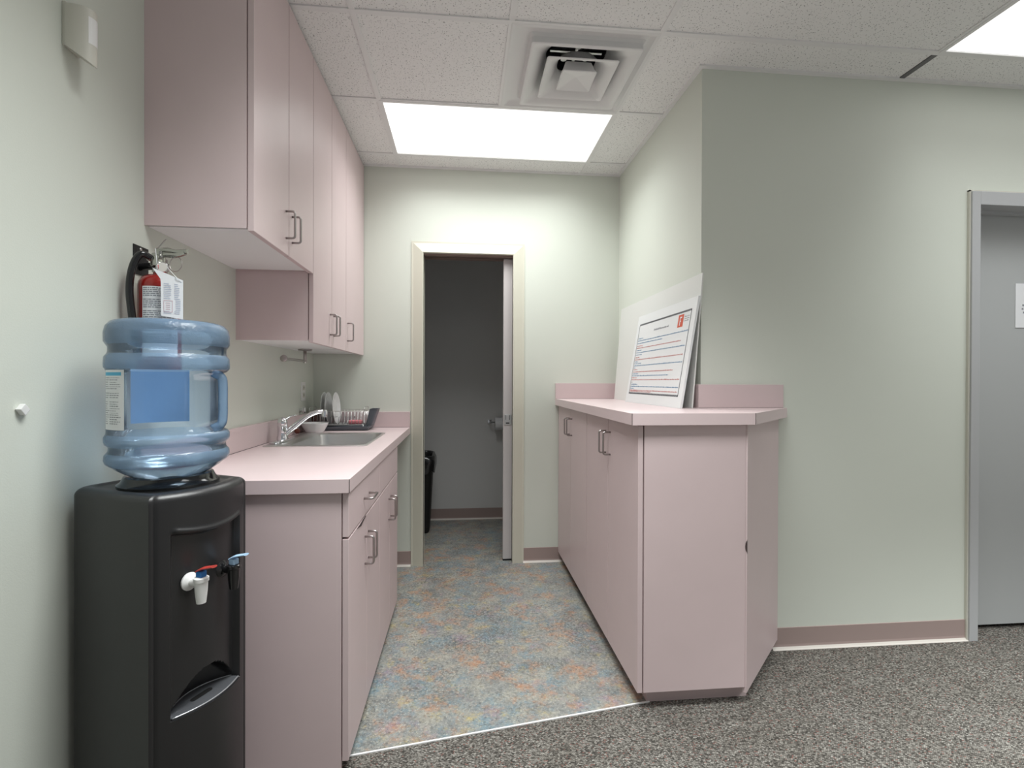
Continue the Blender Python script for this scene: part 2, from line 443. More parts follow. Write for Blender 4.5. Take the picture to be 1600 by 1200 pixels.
def casing(bm, xi0, xi1, zi, wd, y, out, thick):
    """mitred sloping casing round an opening: outer edge proud by out, inner edge by thick"""
    xo0, xo1, zo = xi0-wd, xi1+wd, zi+wd
    prof = [(0, 0), (0, out), (.012, out), (wd-.004, thick), (wd, thick-.004), (wd, -.03)]
    path = []
    for a, d in prof:
        path.append([(xo0+a, y-d, 0), (xo0+a, y-d, zo-a), (xo1-a, y-d, zo-a), (xo1-a, y-d, 0)])
    rows = [[bm.verts.new(p) for p in r] for r in path]
    for r, s in zip(rows, rows[1:]):
        for k in range(3): bm.faces.new([r[k], r[k+1], s[k+1], s[k]])
bm = nb(); casing(bm, -.262, .331, 2.066, .078, B, .006, .022)
add_box(bm, -.275, -.262, B, B+.118, 0, 2.066)                 # jamb liner
add_box(bm, .331, .345, B-.0, B+.033, 0, 2.066); add_box(bm, .331, .345, B+.082, B+.118, 0, 2.066)
tr = struct('trim_5', bm, CASING)
bm = nb(); add_box(bm, -.262, .345, B, B+.036, 2.053, 2.075); add_box(bm, -.262, .345, B+.078, B+.118, 2.053, 2.075)
struct('trim_6', bm, TRACK)
struct('trim_7', box(-.262, .345, B+.036, B+.078, 2.062, 2.075), BLACKD)

# door_2: grey door set back in a pressed steel frame
d2 = struct('door_2', box(2.428, 3.332, 2.262, 2.305, .022, 2.055, bev=.002), GREYD)
bm = nb()
for x0, x1 in ((2.381, 2.425), (3.335, 3.379)):
    add_box(bm, x0, x1, 2.16, 2.30, 0, 2.124, bev=.002)
add_box(bm, 2.4245, 3.3355, 2.16, 2.30, 2.060, 2.124, bev=.002)
for x0, x1 in ((2.425, 2.437), (3.323, 3.335)): add_box(bm, x0, x1, 2.235, 2.26, 0, 2.06)
add_box(bm, 2.425, 3.335, 2.235, 2.26, 2.046, 2.06)
struct('trim_8', bm, GREYM)
bm = nb(); add_box(bm, 2.374, 2.3815, 2.168, C, 0, 2.13); add_box(bm, 2.374, 3.386, 2.168, C, 2.1235, 2.131)
struct('trim_9', bm, CREAM)
o = struct('door_handle', nb(), STEEL, d2)
bm = nb(); add_cyl(bm, (3.26, 2.262, 1.0), (3.26, 2.2, 1.0), .014); add_lathe(bm, [(.012, 0), (.026, .01), (.03, .03), (.02, .05), (0, .055)], 24, (3.26, 2.215, 1.0), (0, -1, 0))
bm.to_mesh(o.data); bm.free()

# ================================================================== CEILING FIXTURES
def troffer(x, y, lens, label, key):
    t = thing('ceiling_light', label, 'ceiling light', (x+.61, y+.305, ZC), 0, 'troffer lights in the suspended ceiling')
    b_ = nb(); f = .017
    for q in ((0, 1.22, 0, f), (0, 1.22, .61-f, .61), (0, f, f, .61-f), (1.22-f, 1.22, f, .61-f)):
        add_box(b_, x+q[0], x+q[1], y+q[2], y+q[3], ZC-.003, ZC+.02)
    obj('frame', b_, TBAR, t)
    obj('lens', box(x+f, x+1.22-f, y+f, y+.61-f, ZC+.004, ZC+.008), lens, t)
    b_ = nb(); add_box(b_, x+f, x+1.22-f, y+f, y+.61-f, ZC+.09, ZC+.1); obj('housing', b_, TBAR, t)
    l = bpy.data.lights.new('lamp', 'AREA'); l.shape = 'RECTANGLE'; l.size = 1.22-2*f-.01; l.size_y = .61-2*f-.01
    l.energy = WATTS[key]; l.color = (.975, 1, .99); l.spread = radians(SPREAD[key])
    lo_ = bpy.data.objects.new('lamp', l); COL.objects.link(lo_); lo_.parent = t; lo_.location = (0, 0, .0025)
    return t
lab = {'A': 'large white lit ceiling panel above the alcove floor, in front of the washroom wall',
       'R': 'lit ceiling panel cut by the frame at upper right, above the carpeted room',
       'R2': 'lit ceiling panel over the near end of the left wall',
       'R3': 'unseen fill light panel added in the ceiling behind the camera',
       }
for lx, ly, k in lights: troffer(lx, ly, LENS_A if k == 'A' else LENS_R, lab[k], k)

# square step-down diffuser
vx, vy = VX0+.305+.02, VY0+.305
t = thing('air_vent', 'white square stepped ceiling air diffuser beside the bright alcove light', 'air vent', (vx, vy, ZC))
def sq_ring(bm, rings, n=10, rr=.012):
    rows = []
    for h, z, rad in rings:
        ox = 0 if h < .245 else -.02*min(1, (h-.245)/.03)
        pts = []
        for q in range(4):
            cx, cyy = ((1, 1), (-1, 1), (-1, -1), (1, -1))[q]
            for k in range(n+1):
                an = q*pi/2+(pi/2)*k/n
                pts.append((vx+ox+cx*(h-rad)+rad*cos(an), vy+cyy*(h-rad)+rad*sin(an), z))
        rows.append([bm.verts.new(p) for p in pts])
    N = len(rows[0])
    for a, b in zip(rows, rows[1:]):
        for k in range(N): bm.faces.new([a[k], a[(k+1) % N], b[(k+1) % N], b[k]])
    return rows
bm = nb(); h = .302
h = .305; sq_ring(bm, [(h, ZC+.012, .002), (h, ZC-.002, .002), (.290, ZC-.003, .002), (.272, ZC+.012, .01), (.243, ZC+.014, .01), (.235, ZC+.0, .012)])
obj('panel_frame', bm, VENTW, t, smooth=40)
def cone(name, rings, close=False):
    bm = nb(); rows = sq_ring(bm, rings)
    if close: bm.faces.new(rows[-1])
    obj(name, bm, VENTW, t, smooth=50)
cone('louvre', [(.236, ZC+.01, .012), (.236, ZC-.022, .012), (.232, ZC-.025, .012), (.214, ZC-.020, .02), (.19, ZC-.006, .04), (.168, ZC+.018, .07), (.150, ZC+.05, .10), (.136, ZC+.10, .125)])
cone('louvre', [(.150, ZC-.022, .012), (.158, ZC-.026, .012), (.155, ZC-.029, .012), (.140, ZC-.025, .02), (.118, ZC-.008, .04), (.098, ZC+.02, .06), (.085, ZC+.05, .07)])
cone('louvre', [(.060, ZC+.02, .01), (.074, ZC-.022, .01), (.079, ZC-.030, .01), (.076, ZC-.033, .01), (.068, ZC-.030, .01), (.004, ZC-.012, .001)], True)
bm = nb(); add_lathe(bm, [(.137, ZC+.095), (.137, ZC+.27), (0, ZC+.27)], 40, (vx, vy, 0), cap=False)
obj('duct_collar', bm, DUCT, t)
bm = nb(); add_box(bm, vx-.12, vx+.12, vy-.006, vy+.006, ZC+.10, ZC+.106); add_box(bm, vx-.006, vx+.006, vy-.12, vy+.12, ZC+.10, ZC+.106)
for q in ((.05, .03), (-.05, .04), (.0, -.05)): add_cyl(bm, (vx+q[0], vy+q[1], ZC+.09), (vx+q[0], vy+q[1], ZC+.13), .014)
obj('damper_bracket', bm, STEEL, t)

# ================================================================== CABINETS
def pull(bm, p, axis, out, L=.098, proj=.032, r=.0041):
    """wire pull: centre p on the door face, bar along axis, standing off along out"""
    p, a, o = Vector(p), Vector(axis), Vector(out); c = .009
    pts = [p-a*L/2, p-a*L/2+o*(proj-c)]
    for k in range(1, 6): pts.append(p-a*L/2+o*(proj-c)+o*c*sin(k*pi/10)+a*c*(1-cos(k*pi/10)))
    for k in range(0, 5): pts.append(p+a*L/2-a*c+o*(proj-c)+a*c*sin(k*pi/10)+o*c*cos(k*pi/10))
    pts += [p+a*L/2+o*(proj-c), p+a*L/2]
    add_tube(bm, pts, r, 10); return bm
DT = .019      # door thickness
GAP = .0023

def doorx(t, xf, sgn, y0, y1, z0, z1, handle=None, name='door', haxis=(0, 0, 1)):
    """door leaf with its face at x = xf, looking towards sgn*x"""
    b_ = box(min(xf, xf-sgn*DT), max(xf, xf-sgn*DT), y0+GAP, y1-GAP, z0+GAP, z1-GAP, bev=.0012)
    d = obj(name, b_, PINK, t)
    if handle:
        b_ = nb(); pull(b_, (xf, handle[0], handle[1]), haxis, (sgn, 0, 0)); obj('handle', b_, NICKEL, d)
    return d
def shell(bm, x0, x1, y0, y1, z0, z1, open_side, t=.016, top=True):
    """cabinet box of boards open to +x ('+') or -x ('-')"""
    add_box(bm, x0, x1, y0, y0+t, z0, z1); add_box(bm, x0, x1, y1-t, y1, z0, z1)
    xb = (x0, x0+t) if open_side == '+' else (x1-t, x1)
    add_box(bm, xb[0], xb[1], y0+t, y1-t, z0, z1)
    if top: add_box(bm, x0, x1, y0+t, y1-t, z1-t, z1)
    add_box(bm, x0, x1, y0+t, y1-t, z0, z0+t)

# wall cabinets on the left wall, up to the ceiling
XC = -.647
def upper(y0, y1, z0, doors, label, end=False):
    t = thing('wall_cabinet', label, 'cabinet', (XL, (y0+y1)/2, z0), 0, 'pink wall cabinets over the sink counter')
    b_ = nb(); shell(b_, XL, XC-DT-.003, y0+.0004, y1-.0004, z0+.008, ZC-.005, '+'); obj('body', b_, PINK, t)
    obj('underside', box(XL+.001, XC-DT-.003, y0+.017, y1-.017, z0+.003, z0+.0075), WHITE, t, label='white underside')
    for a, b, hy in doors: doorx(t, XC, 1, a, b, z0-.008, ZC-.006, (hy, z0+.102))
    if end:
        obj('end_panel', box(XL, XC-DT-.003, y0-.001, y0, z0+.002, ZC-.005), PINK, t)
    return t
upper(1.640, 2.263, 1.690, [(1.638, 1.957, 1.957-.032), (1.957, 2.263, 1.957+.034)],
      'tall pink wall cabinet nearest the camera with the highest underside, two doors', True)
upper(2.263, 2.880, 1.393, [(2.263, 2.575, 2.575-.034), (2.575, 2.880, 2.575+.034)],
      'pink wall cabinet, lower middle one of the row, two doors with paired handles', True)
upper(2.880, 3.384, 1.393, [(2.880, 3.382, 2.880+.036)],
      'pink wall cabinet at the far end of the row against the back wall, one door')

# base cabinets under the sink counter
XF = -.352
def base_left(y0, y1, label, drawer_handle, near):
    t = thing('base_cabinet', label, 'cabinet', (XF, (y0+y1)/2, 0), 0, 'pink base cabinets under the sink counter')
    xb = XF-DT-.003
    b_ = nb()
    add_box(b_, XL+.02, xb, y0, y0+.016, .0 if near else .05, .874 if near else .70)
    add_box(b_, XL+.02, xb, y1-.016, y1, .0, .70)
    add_box(b_, XL+.02, xb, y0+.016, y1-.016, .05, .066)
    add_box(b_, xb-.018, xb, y0+.016, y1-.016, .85, .873)
    obj('body', b_, PINK, t)
    obj('toe_kick', box(XF-.075, XF-.063, y0+.016, y1-.016, 0, .05), SEAM, t, label='dark recessed toe kick')
    m = (y0+y1)/2
    fr = doorx(t, XF, 1, y0, y1, .733, .874, ((y0+y1)/2, .80) if drawer_handle else None, 'drawer' if drawer_handle else 'false_front', (0, 1, 0))
    d = doorx(t, XF, 1, y0, m, .036, .731, (m-.033, .610)); doorx(t, XF, 1, m, y1, .036, .731, (m+.033, .610))
    if near:
        b_ = nb()
        pts = [(m-.17, .726), (m-.02, .7305), (m-.012, .729), (m-.10, .716)]
        add_prism(b_, [(p[0], p[1]) for p in pts], 0, .0016)
        b_.transform(Matrix(((0, 0, 1, XF-.0006), (1, 0, 0, 0), (0, 1, 0, 0), (0, 0, 0, 1))))
        obj('chipped_edge', b_, SEAM, d, label='dark chipped laminate along the top edge')
    return t
base_left(1.606, 2.190, 'pink base cabinet next to the water cooler with a handled drawer over two doors', True, True)
base_left(2.190, 2.775, 'pink base cabinet under the sink bowl with a plain false drawer front', False, False)

# sink counter with splashbacks and a cut-out
ZK = .918; XK = -.347; YK = 1.592
SX0, SX1, SY0, SY1 = -.915, -.445, 2.40, 2.985     # sink flange
t = thing('sink_counter', 'pale pink laminate worktop holding the steel sink, along the left wall', 'counter', (-.65, 2.45, .876))
ctr = t
hx0, hx1, hy0, hy1 = SX0+.02, SX1-.02, SY0+.02, SY1-.02
bm = nb()
for q in ((XL, XK, YK, hy0), (XL, XK, hy1, B), (XL, hx0, hy0, hy1), (hx1, XK, hy0, hy1)):
    add_box(bm, q[0], q[1], q[2], q[3], ZK-.042, ZK)
obj('worktop', bm, PINKTOP, t)
bm = nb(); add_box(bm, XK-.001, XK+.0008, YK-.0008, YK+.001, ZK-.042, ZK); obj('edge_seam', bm, SEAM, t, label='dark laminate corner seam')
bm = nb(); add_box(bm, XL, XL+.019, YK, B, ZK, ZK+.102, bev=.001)
add_box(bm, XL+.019, XK+.0, B-.019, B, ZK, ZK+.102, bev=.001)
obj('backsplash', bm, PINK, t)
bm = nb(); add_box(bm, XL+.019, XL+.021, YK+.001, B-.02, ZK, ZK+.0012); add_box(bm, XL+.02, XK-.001, B-.0205, B-.019, ZK, ZK+.0012)
obj('joint_line', bm, SEAM, t, label='dark joint at the splashback')

# steel sink
t = thing('sink', 'stainless steel drop-in sink set in the pink counter', 'sink', (-.68, 2.69, ZK))
def rrect(x0, x1, y0, y1, r, n=8):
    P = []
    for q, (cx, cyy) in enumerate(((x1-r, y1-r), (x0+r, y1-r), (x0+r, y0+r), (x1-r, y0+r))):
        for k in range(n+1):
            a = q*pi/2+pi/2*k/n; P.append((cx+r*cos(a), cyy+r*sin(a)))
    return P
bm = nb(); bx0, bx1, by0, by1 = -.805, -.468, 2.428, 2.957
lv = [(rrect(SX0, SX1, SY0, SY1, .02), ZK+.0005), (rrect(SX0, SX1, SY0, SY1, .02), ZK+.003), (rrect(SX0+.004, SX1-.004, SY0+.004, SY1-.004, .02), ZK+.0055),
      (rrect(bx0-.008, bx1+.008, by0-.008, by1+.008, .05), ZK+.005), (rrect(bx0, bx1, by0, by1, .045), ZK), (rrect(bx0+.004, bx1-.004, by0+.004, by1-.004, .045), ZK-.02),
      (rrect(bx0+.012, bx1-.012, by0+.012, by1-.012, .045), ZK-.13), (rrect(bx0+.03, bx1-.03, by0+.03, by1-.03, .04), ZK-.158), (rrect(bx0+.06, bx1-.06, by0+.06, by1-.06, .03), ZK-.163)]
rows = [[bm.verts.new((x, y, z)) for x, y in P] for P, z in lv]
for a, b in zip(rows, rows[1:]):
    N = len(a)
    for k in range(N): bm.faces.new([a[k], a[(k+1) % N], b[(k+1) % N], b[k]])
bm.faces.new(rows[-1])
obj('basin', bm, STEEL, t, smooth=35)
bm = nb(); add_lathe(bm, [(.0, .002), (.03, .002), (.042, .004), (.045, 0)], 32, ((bx0+bx1)/2, (by0+by1)/2, ZK-.163)); obj('drain', bm, CHROME, t)

# single lever tap
fx, fy, fz = -.885, 2.585, ZK+.0055
t = thing('faucet', 'chrome single-lever kitchen faucet on the sink rim with a long spout', 'faucet', (fx, fy, fz))
bm = nb(); P = rrect(fx-.026, fx+.026, fy-.125, fy+.125, .025)
add_prism(bm, P, fz, fz+.009, .003); obj('base_plate', bm, CHROME, t, smooth=40)
bm = nb(); add_lathe(bm, [(.027, .008), (.026, .02), (.0225, .028), (.0225, .068), (.024, .070), (.024, .074), (.0225, .078)], 36, (fx, fy, fz)); obj('body', bm, CHROME, t, smooth=40)
bm = nb(); add_lathe(bm, [(.0225, .079), (.0235, .09), (.021, .104), (.013, .116), (0, .120)], 36, (fx, fy, fz))
L = bez([(fx+.012, fy, fz+.105), (fx+.04, fy-.003, fz+.122), (fx+.065, fy-.005, fz+.128)], 6); add_tube(bm, L, [.010]*4+[.008]*(len(L)-4), 12, flat=.55)
obj('lever_handle', bm, CHROME, t, smooth=45)
bm = nb(); P = bez([(fx+.012, fy+.004, fz+.036), (fx+.06, fy+.02, fz+.078), (fx+.105, fy+.035, fz+.118), (fx+.145, fy+.05, fz+.138), (fx+.170, fy+.058, fz+.142), (fx+.183, fy+.062, fz+.138)], 8)
add_tube(bm, P, [.0145-.004*k/(len(P)-1) for k in range(len(P))], 16)
obj('spout', bm, CHROME, t, smooth=50)
bm = nb(); e = P[-1]; add_lathe(bm, [(.0115, .012), (.0135, .006), (.0135, -.022), (.011, -.024)], 24, (e.x+.002, e.y, e.z)); obj('aerator', bm, CHROME, t, smooth=40)

# ------------------------------------------------------------------ right hand counter and its cabinets
ZR = 1.105; XB = .645
def base_right(y0, y1, label, end):
    t = thing('tall_base_cabinet', label, 'cabinet', (XB, (y0+y1)/2, 0), 0, 'pink cabinets under the right counter')
    xb = XB+DT+.004
    b_ = nb(); shell(b_, xb, XR-.001, y0, y1, .068, ZR-.043, '-'); obj('body', b_, PINK, t)
    m = (y0+y1)/2
    for a, b, s in ((y0, m, -1), (m, y1, 1)):
        doorx(t, XB, -1, a, b, .064, ZR-.045, (m+s*.034, ZR-.155))
    obj('toe_kick', box(XB+.055, XB+.067, y0+(.0655 if end else 0), y1, 0, .068), PINK if end else SEAM, t)
    if end: obj('toe_kick', box(XB+.055, 1.10, y0+.053, y0+.065, 0, .068), PINK, t)
    return t
base_right(1.812, 2.596, 'nearer pink cabinet under the right counter, two doors and a wide plain end panel', True)
base_right(2.597, 3.384, 'farther pink cabinet under the right counter, two doors against the washroom wall', False)
# angled end unit round the wall corner
t = thing('corner_cabinet', 'narrow angled pink cabinet end wrapping the wall corner over the carpet', 'cabinet', (1.2, 2.05, 0), 0)
A0, A1 = Vector((1.068, 1.809, 0)), Vector((1.432, 2.176, 0)); ad = (A1-A0).normalized(); an = Vector((ad.y, -ad.x, 0))
def slab(bm, p0, p1, th, z0, z1, bev=.001):
    q = [p0, p1, p1-an*th, p0-an*th]; add_prism(bm, [(v.x, v.y) for v in q], z0, z1, bev)
bm = nb(); slab(bm, A0, A1, .018, .045, ZR-.044); obj('angled_panel', bm, PINK, t)
bm = nb(); add_prism(bm, [(1.069, 1.84), (1.395, 2.168), (1.395, 2.178), (1.069, 2.178)], .07, ZR-.045); obj('body', bm, PINK, t)
bm = nb(); slab(bm, A0+ad*.03-an*.05, A1-ad*.06-an*.05, .012, 0, .07); obj('toe_kick', bm, PINK, t)
# finger notch in the seam between end panel and angled panel
bm = nb(); pts = [(1.0695-.008*sin(pi*k/10), .600+.028*(2*k/10-1)) for k in range(11)]
add_prism(bm, pts, 0, .002); bm.transform(Matrix(((1, 0, 0, 0), (0, 0, 1, 1.8095), (0, 1, 0, 0), (0, 0, 0, 1)))); obj('finger_notch', bm, SEAM, t, label='dark finger notch')

t = thing('right_counter', 'pale pink laminate worktop with a clipped corner, carrying the leaning boards', 'counter', (.9, 2.5, ZR-.042))
bm = nb(); add_prism(bm, [(.612, 1.786), (1.085, 1.786), (1.462, 2.160), (1.462, C), (XR, C), (XR, B), (.622, B)], ZR-.043, ZR); obj('worktop', bm, PINKTOP, t)
obj('edge_seam', box(.6112, .613, 1.785, 1.787, ZR-.043, ZR), SEAM, t, label='dark laminate corner seam'); obj('edge_seam', box(1.084, 1.0858, 1.7852, 1.787, ZR-.043, ZR), SEAM, t, label='dark laminate corner seam')
bm = nb(); add_box(bm, XR-.019, XR, C-.0, B-.019, ZR, ZR+.105, bev=.001); add_box(bm, .622, XR, B-.019, B, ZR, ZR+.105, bev=.001)
add_box(bm, XR-.019, 1.445, C-.019, C, ZR, ZR+.105, bev=.001); obj('backsplash', bm, PINK, t)
obj('joint_line', box(.624, 1.04, B-.0205, B-.019, ZR, ZR+.0012), SEAM, t, label='dark joint at the splashback'); obj('joint_line', box(1.045, 1.444, C-.0205, C-.019, ZR, ZR+.0012), SEAM, t, label='dark joint at the splashback')

# ------------------------------------------------------------------ the two leaning boards
def lean(x0, z0, x1, z1):
    """frame of a board leaning along +x: origin bottom right (near) corner; u runs to the far end, v up"""
    v = Vector((x1-x0, 0, z1-z0)); H = v.length; v.normalize(); u = Vector((0, 1, 0)); n = Vector((-v.z, 0, v.x)); return H, u, v, n
def board(name, mat_, x0, z0, x1, z1, ya, yb, th, parent):
    H, u, v, n = lean(x0, z0, x1, z1); o = Vector((x0, ya, z0)); W = yb-ya
    b_ = nb(); c = []
    for dn_ in (0, -th):
        c.append([b_.verts.new(o+u*a+v*h+n*dn_) for a, h in ((0, 0), (W, 0), (W, H), (0, H))])
    b_.faces.new(c[0]); b_.faces.new(c[1][::-1])
    for k in range(4): b_.faces.new([c[0][k], c[0][(k+1) % 4], c[1][(k+1) % 4], c[1][k]])
    ob = obj(name, b_, mat_, parent)
    return o, u, v, n, W, H, ob
th_ = .006
t = thing('blank_board', 'large blank grey-white board leaning on the wall behind the printed notice board', 'board', (1.0, 2.7, ZR), 0)
board('sheet', BOARDG, 1.006, ZR+.0005, 1.0535, 1.705, 2.148, 3.30, th_, t)
t = thing('notice_board', 'white printed notice board with orange logo leaning on the larger blank board', 'board', (.95, 2.5, ZR), 0)
o, u, v, n, W, H, ob = board('sheet', BOARD, .938, ZR+.0005, 1.020, 1.598, 2.115, 2.862, .010, t)
def P3(a, h, d=.0006): return o+u*(W-a)+v*h+n*d        # a from the left (far) edge, h up
def rect(bm, a0, a1, h0, h1, d=.0006): quad(bm, P3(a0, h0, d), P3(a1, h0, d), P3(a1, h1, d), P3(a0, h1, d))
bm = nb(); m = .042; bt = .003
bt = .0045; rect(bm, m, m+bt, .05, H-.055); rect(bm, W-m-bt, W-m, .05, H-.055)
k = m
while k < W-m-.012:                      # rope-like top and bottom borders
    for hh in (.05, H-.058):
        quad(bm, P3(k, hh-.001), P3(k+.007, hh-.001), P3(k+.012, hh+.008), P3(k+.005, hh+.008))
    k += .0105
obj('border', bm, INK, t)
def words(bm, a0, a1, h, ht):
    a = a0
    while a < a1:
        L_ = random.uniform(.008, .034); e_ = min(a+L_, a1)
        b = a
        while b < e_-.0015:                # letter-like strokes of uneven height
            w_ = random.uniform(.0022, .0042); q = random.choice((.62, .62, .7, .62, 1))
            rect(bm, b, min(b+w_, e_), h, h+ht*q); b += w_+.0009
        a += L_+.0045
bB, bR, bK, bC = nb(), nb(), nb(), nb()
words(bK, .275, .47, H-.108, .010)
lines = [(.155, .055, .13, 'B'), (.170, .055, .70, 'B'), (.187, .055, .41, 'B'), (.205, .055, .14, 'R'), (.219, .055, .64, 'R'), (.234, .055, .135, 'B'), (.249, .055, .69, 'B'), (.264, .055, .15, 'B'),
         (.282, .055, .12, 'R'), (.296, .055, .685, 'R'), (.310, .055, .11, 'B'), (.322, .055, .16, 'B'), (.336, .055, .69, 'B'), (.350, .055, .085, 'B'), (.362, .055, .12, 'R'), (.377, .055, .60, 'R'),
         (.390, .055, .145, 'B'), (.403, .055, .56, 'B'), (.416, .055, .13, 'R'), (.429, .055, .69, 'R')]
lines = [(y*.86, a, b, c) for y, a, b, c in lines]
lines += [(.382, .055, .075, 'K'), (.394, .06, .155, 'B'), (.406, .055, .69, 'B'), (.417, .055, .115, 'B'), (.428, .06, .155, 'R')]
for y, a, b, c in lines: words({'B': bB, 'R': bR, 'K': bK}[c], a, b, H-y-.004, .0062)
words(bR, .055, .69, .068, .006); words(bR, .055, .37, .0615, .0055)
for a, b, c in ((.60, .645, .082), (.60, .65, .092), (.60, .64, .102)): words(bC, a+.04, b+.045, H-c, .005)
obj('printed_text', bB, INKB, t, label='blue printed lines'); obj('printed_text', bR, INKR, t, label='red printed lines'); obj('printed_text', bK, INKG, t, label='grey printed title')
obj('logo_caption', bC, INKG, t, label='faint grey caption beside the logo')
bm = nb(); rect(bm, .573, .630, H-.125, H-.066); lg = obj('logo', bm, ORANGE, t, label='orange square logo with a white mark')
bm = nb(); rect(bm, .592, .599, H-.117, H-.078, .0011); rect(bm, .592, .613, H-.083, H-.076, .0011); rect(bm, .599, .606, H-.100, H-.095, .0011); obj('logo_mark', bm, PAPER, lg)

# ================================================================== WATER COOLER
TH = radians(-24.3); CX, CY = -.770, 1.392
Mw = Matrix.Translation((CX, CY, 0)) @ Matrix.Rotation(TH, 4, 'Z')
t = thing('water_cooler', 'black floor-standing water cooler with two taps in front of the sink counter', 'water cooler', (CX, CY, 0), TH)
cool = t
HW, XBK, XS, ZT = .134, -.150, .122, .957; DZ_ = .012
def bow(y): return XS+.050*max(0, cos(pi*y/(2*HW*1.06)))**.9
def outline():
    P = []
    for k in range(81):
        y = -HW+2*HW*k/80; P.append((bow(y), y, 1))
    for k in range(1, 13): P.append((XS-(XS-(XBK+.035))*k/13, HW+.006*sin(pi*k/13), 0))
    for k in range(9):
        a = pi/2+pi/2*k/8; P.append((XBK+.035+.035*cos(a), HW-.035+.035*sin(a), 0))
    for k in range(9):
        a = pi+pi/2*k/8; P.append((XBK+.035+.035*cos(a), -HW+.035+.035*sin(a), 0))
    for k in range(1, 13): P.append((XBK+.035+(XS-(XBK+.035))*k/13, -HW-.006*sin(pi*k/13), 0))
    return P
OL = outline()
def sm(x, a, b):
    x = max(0, min(1, (x-a)/(b-a))); return x*x*(3-2*x)
ZBROW, ZTRAY = .866, .424
def inset(y, z):
    e = sm(.098-abs(y), 0, .012)
    brow = ZBROW-.012*(1-(y/.098)**2) if abs(y) < .098 else ZBROW
    up = sm(brow-z, 0, .010); lo = sm(z-ZTRAY, 0, .0015)
    d = .020*e*up*lo*(.75+.25*sm(brow-z, 0, .2))
    arch = ZTRAY+.085*(1-(y/.094)**2) if abs(y) < .094 else 0
    if abs(y) < .094: d += .065*(1-(y/.094)**2)*sm(arch-z, 0, .006)*lo
    d -= .0045*e*math.exp(-((z-brow-.004)/.006)**2)
    # seam grooves by the front panel
    d += .003*max(0, 1-abs(abs(y)-.124)/.004)
    return d
zs = [0.0, .004, .012]
zs += [.03+.02*k for k in range(18)]+[.395, .41, .42, .4235, .424, .4248, .4256, .427]+[.425+.004*k for k in range(24)]
zs += [.525+.012*k for k in range(27)]+[.843+.0018*k for k in range(22)]+[.89, .9, .915, .937]
for k in range(1, 9): zs.append(.937+.020*sin(pi/2*k/8))
zs = sorted(set(zs))
def shrink(x, y, d):
    # uniform inset of the outline by about d
    return x*(1-d/.15), y*(1-d/HW)
bm = nb(); rows = []
for z in zs:
    d0 = 0
    if z > .937: q = (z-.937)/.020; d0 = .018*(1-sqrt(max(0, 1-q*q)))
    if z < .012: d0 = .004*(1-z/.012)
    row = []
    for x, y, fr in OL:
        xx = x-(inset(y, z) if fr else 0); xx, yy = shrink(xx, y, d0); row.append(bm.verts.new((xx, yy, z)))
    rows.append(row)
# top: shallow ledge then a flat deck
for d0, z in ((.024, .9572), (.030, .9552), (.033, .9535), (.05, .9535)):
    rows.append([bm.verts.new((*shrink(x, y, d0), z)) for x, y, fr in OL])
N = len(OL)
for a, b in zip(rows, rows[1:]):
    for k in range(N): bm.faces.new([a[k], a[(k+1) % N], b[(k+1) % N], b[k]])
bm.faces.new(rows[-1]); bm.faces.new(rows[0][::-1])
obj('body', bm, BLACK, t, world=False, smooth=40)
JX, JY = .010, .006                                    # jug centre in the cooler's frame
bm = nb(); add_lathe(bm, [(.112, .953), (.112, .960), (.104, .966), (.098, .979), (.092, .981), (.086, .975), (.08, .957), (0, .955)], 64, (JX, JY, 0)); obj('collar', bm, BLACKG, t, world=False, smooth=40)
bm = nb()                                    # lens shaped drip tray
up_, dn2 = [], []
for k in range(31):
    y = -.092+.184*k/30; up_.append((bow(y)-.003, y)); dn2.append((bow(y)-.020-.065*(1-(y/.094)**2)+.002, y))
add_prism(bm, up_+dn2[::-1], .4240, .4285); dt = obj('drip_tray', bm, mat('grey_drip_grille', (.085, .09, .10), .35, bump=1, bscale=600), t, world=False, label='dark grey speckled drip tray')
bm = nb(); add_tube(bm, [(x, y, .4295) for x, y in up_], .0018, 6); add_tube(bm, [(x, y, .4295) for x, y in dn2], .0015, 6); obj('rim', bm, mat('silver_rim', (.55, .57, .60), .3, metal=.7), dt, world=False)
bm = nb()
add_prism(bm, [(bow(0)-.045+.007*cos(2*pi*k/24), (.022 if sin(2*pi*k/24) > 0 else -.022)+.007*sin(2*pi*k/24)) for k in range(24)], .4286, .4298); obj('drain_slot', bm, BLACKD, dt, world=False)
def tap(y, body_m, lever_m, cap_m, red):
    xs_ = bow(y)-.019; z = .736
    b_ = nb(); add_lathe(b_, [(.021, 0), (.0215, .004), (.017, .008), (.010, .011), (.0095, .034)], 28, (xs_, y, z), (1, 0, 0))
    add_lathe(b_, [(.0105, -.046), (.0135, -.018), (.0145, .004), (.0165, .006), (.0165, .014), (.0135, .016)], 28, (xs_+.040, y, z)); tp = obj('tap', b_, body_m, t, world=False, smooth=40)
    b_ = nb(); add_box(b_, xs_+.031, xs_+.049, y-.008, y+.008, z+.0155, z+.030, bev=.002); obj('tap_cap', b_, cap_m, tp, world=False)
    b_ = nb(); P = bez([(xs_+.030, y, z+.028), (xs_+.045, y, z+.036), (xs_+.060, y+.002, z+.040), (xs_+.078, y+.003, z+.044)], 5)
    add_tube(b_, P, [.0085]*6+[.0095]*5+[.0085]*(len(P)-11), 12, flat=.35)
    b_.transform(Matrix.Identity(4)); lv_ = obj('lever', b_, lever_m, tp, world=False, smooth=50)
    return tp
tp = tap(-.050, PLW, REDP, BLUEP, True); tp['label'] = 'white tap with a red lever over a blue cap'
tp = tap(.040, BLACKG, PALEB, PALEB, False); tp['label'] = 'black tap with a pale blue lever'

